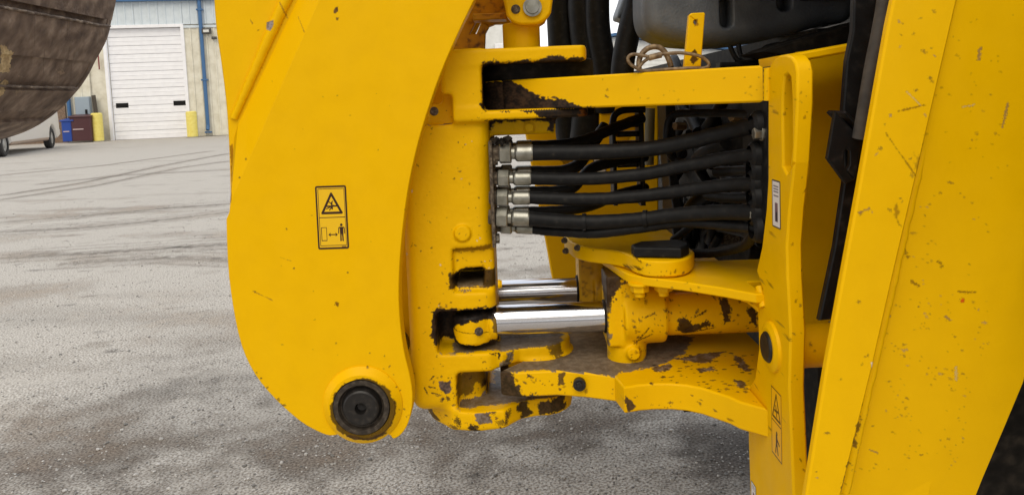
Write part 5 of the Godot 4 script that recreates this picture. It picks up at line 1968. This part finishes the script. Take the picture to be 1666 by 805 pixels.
func hazard_mat() -> StandardMaterial3D:
	var p := Print.new(100, 230, rgb(236, 178, 2), 1.0)
	var ink := rgb(62, 36, 8)
	p.stroke([4, 4, 96, 4, 96, 226, 4, 226], 2.4, ink, true)
	p.stroke([50, 18, 86, 98, 14, 98], 4.0, ink, true)
	p.stroke([34, 74, 66, 70], 4.0, ink)
	p.stroke([46, 56, 54, 88], 4.0, ink)
	p.stroke([4, 112, 96, 112], 2.0, ink)
	p.dot(52, 146, 7.0, ink)
	p.stroke([50, 156, 50, 184], 7.0, ink)
	p.stroke([46, 184, 40, 212], 4.0, ink)
	p.stroke([54, 184, 62, 212], 4.0, ink)
	p.stroke([50, 162, 74, 176], 4.0, ink)
	var m := mat("hazard_print", Color.WHITE, 0.4)
	m.albedo_texture = ImageTexture.create_from_image(p.im)
	return m


func stabilizers() -> void:
	var z := 0.80
	var g := thing("stabilizer_leg", "large scratched yellow stabilizer leg slanting across the right edge", "stabilizer", pt(1340, 860, z))
	var wear := Wear.new(pt(1280, -60, z), pt(1720, 880, z), z, z, false)
	var cols := [Color(0.40, 0.28, 0.10), CHIP, PRIMER, BROWN]
	specks(wear, [1460, 10, 1550, 10, 1370, 790, 1320, 790], z, 34, 0.8, 2.0, cols, 0.7)
	specks(wear, [1480, 500, 1640, 480, 1660, 640, 1600, 800, 1390, 800], z, 170, 0.4, 1.2, [CHIP, BROWN, Color(0.5, 0.42, 0.34), Color(0.5, 0.33, 0.05)], 0.65, Vector2(1, 0.45))
	specks(wear, [1500, 300, 1640, 300, 1650, 640, 1500, 640], z, 60, 0.6, 1.6, cols, 0.6, Vector2(1, 0.45))
	specks(wear, [1560, 0, 1666, 0, 1666, 300, 1510, 300], z, 40, 0.6, 1.4, [Color(0.5, 0.35, 0.06), CHIP], 0.55, Vector2(1, 0.2))
	for l in [[1462, 180, 1505, 170, 1.0], [1441, 215, 1490, 285, 0.7], [1475, 148, 1500, 172, 0.6], [1398, 345, 1414, 339, 1.6], [1583, 175, 1602, 172, 1.2], [1653, 210, 1660, 170, 1.8], [1608, 78, 1606, 95, 2.0], [1492, 413, 1503, 428, 2.0], [1510, 469, 1524, 478, 1.6], [1470, 524, 1476, 530, 1.6], [1555, 436, 1562, 444, 2.0], [1591, 488, 1622, 490, 1.4], [1595, 620, 1597, 640, 2.0], [1572, 531, 1579, 536, 1.6], [1436, 685, 1446, 690, 1.6], [1452, 762, 1466, 768, 1.4]]:
		wear.line(px_list([l[0], l[1]], z, wear)[0], px_list([l[2], l[3]], z, wear)[0], l[4], [Color(0.56, 0.44, 0.30), Color(0.50, 0.34, 0.06), Color(0.78, 0.68, 0.45)][int(l[0]) % 3], 0.8)
	wear.blob(px_list([1505, 220, 1520, 222, 1512, 240, 1500, 262, 1492, 285, 1490, 270, 1500, 240], z, wear), Color(0.42, 0.30, 0.07), 5.0, 0.6, 3.0)
	wear.blob(px_list([1458, 330, 1462, 328, 1460, 352, 1466, 368, 1458, 360], z, wear), Color(0.44, 0.30, 0.05), 3.0, 0.7, 2.0)
	wear.blob(px_list([1420, 590, 1432, 586, 1426, 600, 1418, 606], z, wear), Color(0.72, 0.68, 0.62), 2.0, 0.9, 1.2)
	for q in [[1398, 690, 1416, 680, 1404, 740, 1384, 800, 1370, 800], [1386, 735, 1400, 730, 1394, 752, 1382, 752], [1410, 650, 1418, 640, 1412, 680, 1404, 690]]:
		wear.blob(px_list(q, z, wear), Color(0.38, 0.33, 0.32), 5.0, 0.8, 2.0, Color(0.28, 0.18, 0.08))
	wear.blob(px_list([1660, 610, 1680, 590, 1680, 660, 1660, 720, 1620, 815, 1604, 815, 1628, 730, 1646, 680], 0.85, wear), Color(0.24, 0.17, 0.12), 8.0, 0.95, 2.0, PRIMER)
	wear.spot(px_list([1600, 503], z, wear)[0], 2.6, Color(0.8, 0.25, 0.06), 0.9)
	var m := paint("leg_paint", wear, false, 0.45)
	# flange towards us, then the recessed web, leaning back a little
	var flange := fpoly([1540, -400, 1655, -400, 1557, 10, 1490, 300, 1455, 450, 1421, 600, 1370, 805, 1354, 870, 1300, 870, 1312, 805, 1345, 600, 1400, 300, 1446, 40], z)
	plate("flange", flange, flat(z), 0.012, m, g, wear, 0.0025)
	var face := PackedVector2Array()
	var q0 := fpoly([1625, -400, 1870, -400, 1790, -60, 1775, 300, 1694, 640, 1668, 710, 1632, 805, 1606, 880, 1335, 880, 1400, 600, 1470, 300], 0.815)
	var lean := Transform3D(Basis(Vector3(1, 0, 0), deg_to_rad(4.0)) * Basis(Vector3(0, 1, 0), deg_to_rad(2.0)), Vector3.ZERO)
	var pivot := pt(1500, 400, 0.824)
	var t := Transform3D(lean.basis, pivot)
	for p in q0:
		face.append(p - Vector2(pivot.x, pivot.y))
	plate("web", face, t, 0.018, m, g, wear, 0.003)
	var back := Buf.new()
	prism(back, flat(z + 0.045), fpoly([1570, -60, 1690, -60, 1560, 600, 1500, 870, 1440, 870, 1460, 805, 1490, 600, 1520, 300], z + 0.045), 0.11, 0.002)
	part("inner_box", back, mats.plain_paint, g)
	var wl := Buf.new()
	var pp := PackedVector3Array()
	for k in 70:
		var f := k / 69.0
		var a := Vector2(1560, -20).lerp(Vector2(1374, 800), f)
		pp.append(pt(a.x, a.y, z + 0.022) + Vector3(rng.randf_range(-1, 1), 0, rng.randf_range(-1, 1)) * 0.0006)
	tube(wl, pp, 0.006, 10, 0.06, -1, 0.03)
	part("weld_bead", wl, m, g, wear)

	var f := thing("far_stabilizer", "narrow yellow stabilizer plate standing far behind the hoses, lower edge clear of the ground", "stabilizer", pt(910, 460, 1.95))
	var fw := Wear.new(pt(820, 120, 1.95), pt(1010, 470, 1.95), 1.95, 1.95, false)
	specks(fw, [870, 190, 1000, 190, 960, 440, 900, 440], 1.95, 26, 0.8, 2.4, [CHIP, BROWN, GREASE], 0.8)
	fw.blob(px_list([908, 196, 940, 196, 940, 225, 922, 235, 912, 218], 1.95, fw), Color(0.3, 0.22, 0.1), 6.0, 0.85, 3.0)
	fw.blob(px_list([905, 245, 940, 240, 935, 262, 915, 268], 1.95, fw), Color(0.42, 0.3, 0.08), 6.0, 0.8, 3.0)
	var fm := paint("far_leg_paint", fw, false, 0.45)
	plate("leg_plate", fpoly([838, 130, 1072, 130, 1072, 455, 950, 456, 899, 456, 893, 420, 876, 330, 862, 255, 852, 200], 1.95), flat(1.95), 0.10, fm, f, fw, 0.004)
	var fb := Buf.new()
	var la := pt(985, 262, 1.9)
	part_uv("small_label", Transform3D(Basis(), pt(976, 266, 1.9495)), Vector2(0.034, 0.05), label_mat(), f)


func upper_clutter() -> void:
	# grey moulded panel of the cab with two deep holes
	var z := 1.32
	var g := thing("grey_panel", "grey moulded plastic cab panel with deep oval holes and dirty lower edge", "cab panel", pt(1220, 82, z + 0.2))
	var o := []
	o.append(s_poly(fpoly([1054, -110, 1048, -40, 1047, 8, 1050, 36, 1060, 54, 1085, 66, 1120, 72, 1180, 73, 1240, 66, 1300, 53, 1350, 38, 1400, 20, 1430, -110], z, 3), true, -z, -(z + 0.14), 0.03))
	for q in [[1183, 19, 10, 25], [1278, -9, 11, 25]]:
		var a := pt(q[0] - q[2], q[1] - q[3], z)
		var c := pt(q[0] + q[2], q[1] + q[3], z)
		o.append(s_box(Vector3(a.x, c.y, -z + 0.1), Vector3(c.x, a.y, -z - 0.05), 0.0085, true, 0.004))
	var wear := Wear.new(pt(1020, -120, z), pt(1440, 100, z), z, z, false)
	wear.blob(px_list([1056, 66, 1090, 78, 1140, 84, 1200, 82, 1260, 74, 1330, 56, 1395, 30, 1395, 50, 1330, 74, 1240, 92, 1100, 92], z, wear), Color(0.36, 0.24, 0.13), 5.0, 0.85, 3.0, Color(0.22, 0.18, 0.15))
	specks(wear, [1050, 0, 1390, 0, 1390, 40, 1150, 80, 1060, 60], z, 60, 0.5, 1.1, [Color(0.5, 0.48, 0.45)], 0.6)
	var pm := mat("panel_plastic", Color.WHITE, 0.5, 0.0, mats.grey_plastic.albedo_texture, 3.0)
	pm.detail_enabled = true
	pm.detail_blend_mode = BaseMaterial3D.BLEND_MODE_MIX
	pm.detail_uv_layer = BaseMaterial3D.DETAIL_UV_2
	pm.detail_albedo = wear.texture()
	relief(pm, mats.peel_tex, 0.03)
	var lo := pt(1040, 95, z)
	var hi := pt(1440, -110, z)
	part("shell", nets(o, Vector3(lo.x - 0.01, lo.y - 0.01, -z - 0.16), Vector3(hi.x + 0.02, hi.y + 0.02, -z + 0.012), 0.005), pm, g, wear)
	# dark block under it, and wires
	var u := thing("black_tray", "black underside tray and wires beneath the grey panel", "tray", pt(1310, 125, 1.2))
	var ub := Buf.new()
	prism(ub, flat(1.16), fpoly([1240, 84, 1265, 74, 1410, 30, 1410, 125, 1330, 100, 1285, 92], 1.16), 0.12, 0.004)
	part("tray", ub, mats.grease, u)
	var wi := [[1188, 74, 1.3, 1196, 92, 1.3, 1206, 100, 1.3, 1225, 97, 1.3, 1260, 80, 1.3], [1202, 74, 1.32, 1210, 96, 1.3, 1240, 92, 1.28, 1262, 72, 1.28], [1228, 98, 1.28, 1245, 78, 1.28, 1270, 72, 1.28], [1260, 76, 1.27, 1275, 90, 1.27, 1290, 92, 1.27], [1195, 102, 1.31, 1235, 106, 1.3, 1270, 98, 1.28]]
	for q in wi:
		var b := Buf.new()
		tube(b, pxline(q, 6), 0.0045, 10)
		part("wire", b, mats.rubber, u)
	var rail := Buf.new()
	box(rail, Transform3D(Basis(), pt(1215, 104, 1.30)), Vector3(0.10, 0.008, 0.03), 0.002)
	part("rail", rail, mats.black_paint, u)
	# thick black hoses and the slim tube left of the panel
	var grp := "thick black hoses rising behind the fork"
	hose("boom_hose", "left thick black hose rising behind the ram lug", [918, -60, 1.75, 914, 0, 1.75, 916, 60, 1.75, 920, 130, 1.75, 930, 230, 1.78], 0.036, grp, false)
	hose("boom_hose", "middle thick black hose with a pale streak behind the fork", [955, -60, 1.7, 951, 0, 1.7, 954, 50, 1.7, 962, 130, 1.7, 952, 240, 1.72], 0.038, grp, false)
	hose("boom_hose", "right thick black hose with a sleeve, beside the white shed", [974, -60, 1.66, 972, 0, 1.66, 974, 50, 1.66, 984, 112, 1.66, 985, 180, 1.68], 0.027, grp, false)
	hose("boom_hose", "slim black hose low between the far yellow plates", [938, 140, 1.74, 942, 190, 1.74, 946, 235, 1.75], 0.022, grp, false)
	hose("roll_tube", "black slightly curved cab tube in front of the white shed", [1040, -60, 1.5, 1036, 0, 1.5, 1024, 50, 1.5, 1015, 95, 1.5, 1012, 130, 1.5], 0.0235, grp, false)
	var lamp := thing("lamp_housing", "small grey rounded lamp housing at the top edge beside the black tube", "lamp", pt(1016, 30, 1.8))
	var lb := []
	lb.append(s_poly(fpoly([1024, -60, 1016, -10, 1007, 16, 1005, 27, 1012, 30, 1040, 29, 1046, -60], 1.8, 2), true, -1.8, -1.9, 0.012))
	var l0 := pt(1000, 40, 1.8)
	var l1 := pt(1050, -60, 1.8)
	part("shell", nets(lb, Vector3(l0.x, l0.y, -1.92), Vector3(l1.x, l1.y, -1.78), 0.006), mats.grey_plastic, lamp)
	# flat yellow stop bar standing on the bracket
	var t := thing("stop_bar", "upright yellow flat bar with two holes standing on the upper bracket", "flat bar", pt(1128, 110, 1.13))
	var poly := fpoly([1122, 25, 1126, 21, 1146, 20, 1148, 22, 1141, 108, 1114, 110], 1.12)
	var hole := PackedVector2Array()
	for k in 10:
		var a := pt(1132 + cos(TAU * k / 10) * 2.6, 36 + sin(TAU * k / 10) * 4.0, 1.12)
		hole.append(Vector2(a.x, a.y))
	var tw := Wear.new(pt(1100, 10, 1.12), pt(1160, 120, 1.12), 1.12, 1.12, false)
	tw.blob(px_list([1124, 85, 1130, 78, 1136, 84, 1132, 92, 1136, 96, 1128, 104, 1122, 98, 1126, 92], 1.12, tw), Color(0.24, 0.15, 0.07), 2.0, 0.95, 1.2)
	tw.blob(px_list([1129, 32, 1134, 30, 1136, 40, 1130, 42], 1.12, tw), Color(0.4, 0.24, 0.05), 1.5, 0.8, 1.2)
	var tm := paint("stop_bar_paint", tw, false)
	plate("bar", with_hole(poly, hole), flat(1.12), 0.012, tm, t, tw, 0.0015)
	# wire loop of a lynch pin
	var w := thing("wire_lanyard", "brown steel wire lanyard coiled on the upper bracket round the yellow bar", "wire", pt(1080, 114, 1.12))
	var wm := mat("old_wire", Color.WHITE, 0.55, 0.3, noise_tex(128, 0.06, 3, [0.0, rgb(84, 66, 46), 0.6, rgb(128, 106, 78), 1.0, rgb(168, 146, 112)], 81), 10.0)
	var c1 := Buf.new()
	tube(c1, pxline([1040, 113, 1.12, 1026, 104, 1.12, 1022, 94, 1.12, 1032, 88, 1.12, 1058, 92, 1.11, 1078, 88, 1.11, 1108, 86, 1.10, 1138, 91, 1.10, 1153, 102, 1.10, 1148, 110, 1.10, 1118, 111, 1.10, 1080, 113, 1.11, 1052, 115, 1.12, 1040, 112, 1.12, 1046, 102, 1.12, 1058, 93, 1.11], 7), 0.0026, 8)
	part("wire", c1, wm, w)
	var c2 := Buf.new()
	tube(c2, pxline([1040, 114, 1.125, 1041, 95, 1.125, 1052, 80, 1.125, 1068, 76, 1.125, 1080, 82, 1.125, 1088, 96, 1.125, 1092, 108, 1.125], 7), 0.0042, 10)
	part("ring", c2, wm, w)
	var c3 := Buf.new()
	tube(c3, PackedVector3Array([pt(1056, 94, 1.108), pt(1076, 89, 1.108)]), 0.0048, 10)
	part("crimp", c3, wm, w)
	# black strap, bracket and tube along the near leg
	var s := thing("side_strap", "black steel strap with bent bracket running down between frame and leg", "bracket", pt(1320, 600, 0.9))
	plate("strap", fpoly([1392, -60, 1446, -60, 1440, 0, 1416, 160, 1396, 300, 1372, 420, 1354, 520, 1334, 522, 1360, 400, 1376, 290, 1372, 190, 1379, 99, 1389, 50], 0.90), flat(0.90), 0.012, mats.black_paint, s, null, 0.002)
	plate("bracket", with_hole(fpoly([1360, 181, 1394, 217, 1404, 224, 1392, 292, 1377, 299, 1347, 258], 0.885), fpoly([1379, 240, 1384, 246, 1384, 268, 1379, 278, 1374, 268, 1374, 248], 0.885)), flat(0.885), 0.008, mats.black_paint, s, null, 0.001)
	var bs := Buf.new()
	var ba := pt(1376, 190, 0.9)
	box(bs, Transform3D(Basis(Vector3(0, 0, 1), -0.8), pt(1379, 200, 0.91)), Vector3(0.04, 0.004, 0.05), 0.001)
	part("bracket_lip", bs, mats.black_paint, s)
	var bi := Buf.new()
	box_at(bi, pt(1390, 195, 0.905), Vector3(0.014, 0.01, 0.008), 0.001)
	part("clip", bi, mats.zinc, s)
	var br := Buf.new()
	tube(br, pxline([1446, -40, 0.87, 1436, 30, 0.87, 1420, 110, 0.87, 1408, 180, 0.875, 1400, 225, 0.88], 6), 0.009, 14)
	part("rubber_edge", br, mats.old_rubber, s)


func bucket() -> void:
	var zf := 1.92
	var g := thing("digger_bucket", "rusty brown curled digger bucket at the upper left corner", "bucket", pt(60, 230, 1.5))
	var wear := Wear.new(pt(-560, -160, zf), pt(230, 300, zf), zf, zf, false, 700.0)
	wear.slant = 0.8
	# remnants of cream paint, dust streaks and scrapes on the skin
	var stamp := func(list: Array, depth: float) -> PackedVector2Array: return px_list(list, depth, wear)
	for e in [[[-6, 76, 14, 82, 19, 94, 10, 118, -6, 120], 1.63], [[-6, 128, 8, 132, 4, 150, -6, 158], 1.66]]:
		wear.blob(stamp.call(e[0], e[1]), Color(0.88, 0.80, 0.62), 5.0, 1.0, 2.0, Color(0.70, 0.60, 0.44))
	for e in [[[22, 148, 38, 138, 42, 142, 28, 154], 1.68], [[88, 112, 102, 108, 104, 118, 94, 122], 1.82], [[28, 124, 40, 126, 38, 136, 28, 132], 1.68]]:
		wear.blob(stamp.call(e[0], e[1]), Color(0.47, 0.40, 0.33), 5.0, 0.8, 2.0)
	for e in [[[40, -4, 160, 22, 168, 34, 120, 28, 60, 12], 1.8], [[10, 2, 90, 20, 80, 26, 10, 8], 1.65]]:
		wear.blob(stamp.call(e[0], e[1]), Color(0.56, 0.50, 0.45), 9.0, 0.6, 5.0, Color(0.36, 0.29, 0.24))
	for i in 150:
		var c := Vector2(rng.randf() * wear.w, rng.randf() * wear.h)
		wear.line(c, c + Vector2(rng.randf_range(-4, 4), rng.randf_range(8, 50)), 0.8, [Color(0.48, 0.40, 0.33), Color(0.22, 0.15, 0.11)][i % 2], 0.45)
	for i in 60:
		var c := Vector2(rng.randf() * wear.w, rng.randf() * wear.h)
		wear.spot(c, rng.randf_range(2, 9), [Color(0.45, 0.37, 0.30), Color(0.26, 0.17, 0.12), Color(0.38, 0.24, 0.15)][i % 3], 0.4, Vector2(rng.randf_range(1, 3), rng.randf_range(-1, 1)))
	var m := mat("bucket_rust", Color.WHITE, 0.72, 0.1, mats.rust_tex, 1.6)
	relief(m, mats.cast_tex, 0.12)
	m.detail_enabled = true
	m.detail_uv_layer = BaseMaterial3D.DETAIL_UV_2
	m.detail_albedo = wear.texture()
	var prof := soft([196, -150, 190, -60, 182, -8, 176, 22, 167, 62, 148, 98, 138, 118, 124, 140, 110, 156, 93, 174, 72, 192, 48, 206, 22, 216, -4, 223, -60, 234], false, 4)
	var outer := PackedVector2Array()
	for q in prof:
		var p := pt(q.x, q.y, zf)
		outer.append(Vector2(p.x, p.y))
	var shell := func(i0: int, i1: int, thick: float, raise: float, near: float, far: float) -> Buf:
		var b := Buf.new()
		var poly := PackedVector2Array()
		var inner := PackedVector2Array()
		for i in range(i0, i1 + 1):
			var d := (outer[mini(i + 1, outer.size() - 1)] - outer[maxi(i - 1, 0)]).normalized()
			var nn := Vector2(d.y, -d.x)
			if nn.x < 0: nn = -nn
			if d.y < 0 and nn.y > 0.2: nn = -nn
			poly.append(outer[i] + nn * raise)
			inner.append(outer[i] - nn * thick)
		inner.reverse()
		poly.append_array(inner)
		prism(b, flat(near), poly, far - near, 0.003, 30.0)
		return b
	part("skin", shell.call(0, outer.size() - 1, 0.016, 0.0, 0.85, zf), m, g, wear)
	var n := outer.size() - 1
	var idx := func(px: float) -> int:
		var best := 0
		var bd := 1e9
		for i in prof.size():
			if absf(prof[i].x - px) < bd:
				bd = absf(prof[i].x - px); best = i
		return best
	part("wear_plate", shell.call(idx.call(172.0), idx.call(148.0), 0.004, 0.010, 0.86, zf - 0.004), m, g, wear)
	part("wear_plate", shell.call(0, idx.call(174.0), 0.004, 0.016, 0.86, zf - 0.006), m, g, wear)
	part("wear_plate", shell.call(idx.call(122.0), idx.call(93.0), 0.004, 0.011, 0.86, zf - 0.004), m, g, wear)
	part("wear_plate", shell.call(idx.call(72.0), n, 0.004, 0.008, 0.86, zf - 0.004), m, g, wear)
	var side := PackedVector2Array(outer)
	side.append(outer[n] + Vector2(-0.1, 0.5))
	side.append(outer[0] + Vector2(-0.4, 0.0))
	var sb := Buf.new()
	prism(sb, flat(zf), side, 0.02, 0.002)
	part("side_plate", sb, m, g)
	# pale weld seams and the last of the cream paint
	var pale := mat("scraped_steel", Color.WHITE, 0.6, 0.2, noise_tex(256, 0.03, 4, [0.0, rgb(66, 50, 40), 0.45, rgb(96, 80, 66), 0.7, rgb(140, 124, 108), 1.0, rgb(190, 176, 158)], 85), 4.0)
	for e in [[172.0, 0.016, 0.003], [124.0, 0.010, 0.0028], [95.0, 0.010, 0.0025]]:
		var i: int = idx.call(e[0])
		var d := (outer[i + 1] - outer[i - 1]).normalized()
		var nn := Vector2(-d.y, d.x)
		if nn.x < 0: nn = -nn
		var c: Vector2 = outer[i] + nn * (e[1] - 0.002)
		var wb := Buf.new()
		var pp := PackedVector3Array()
		for k in 120:
			pp.append(Vector3(c.x + rng.randf_range(-1, 1) * 0.0012, c.y + rng.randf_range(-1, 1) * 0.0012, -lerpf(0.87, zf - 0.01, k / 119.0)))
		tube(wb, pp, e[2], 8, 0.2)
		part("weld_seam", wb, pale, g)
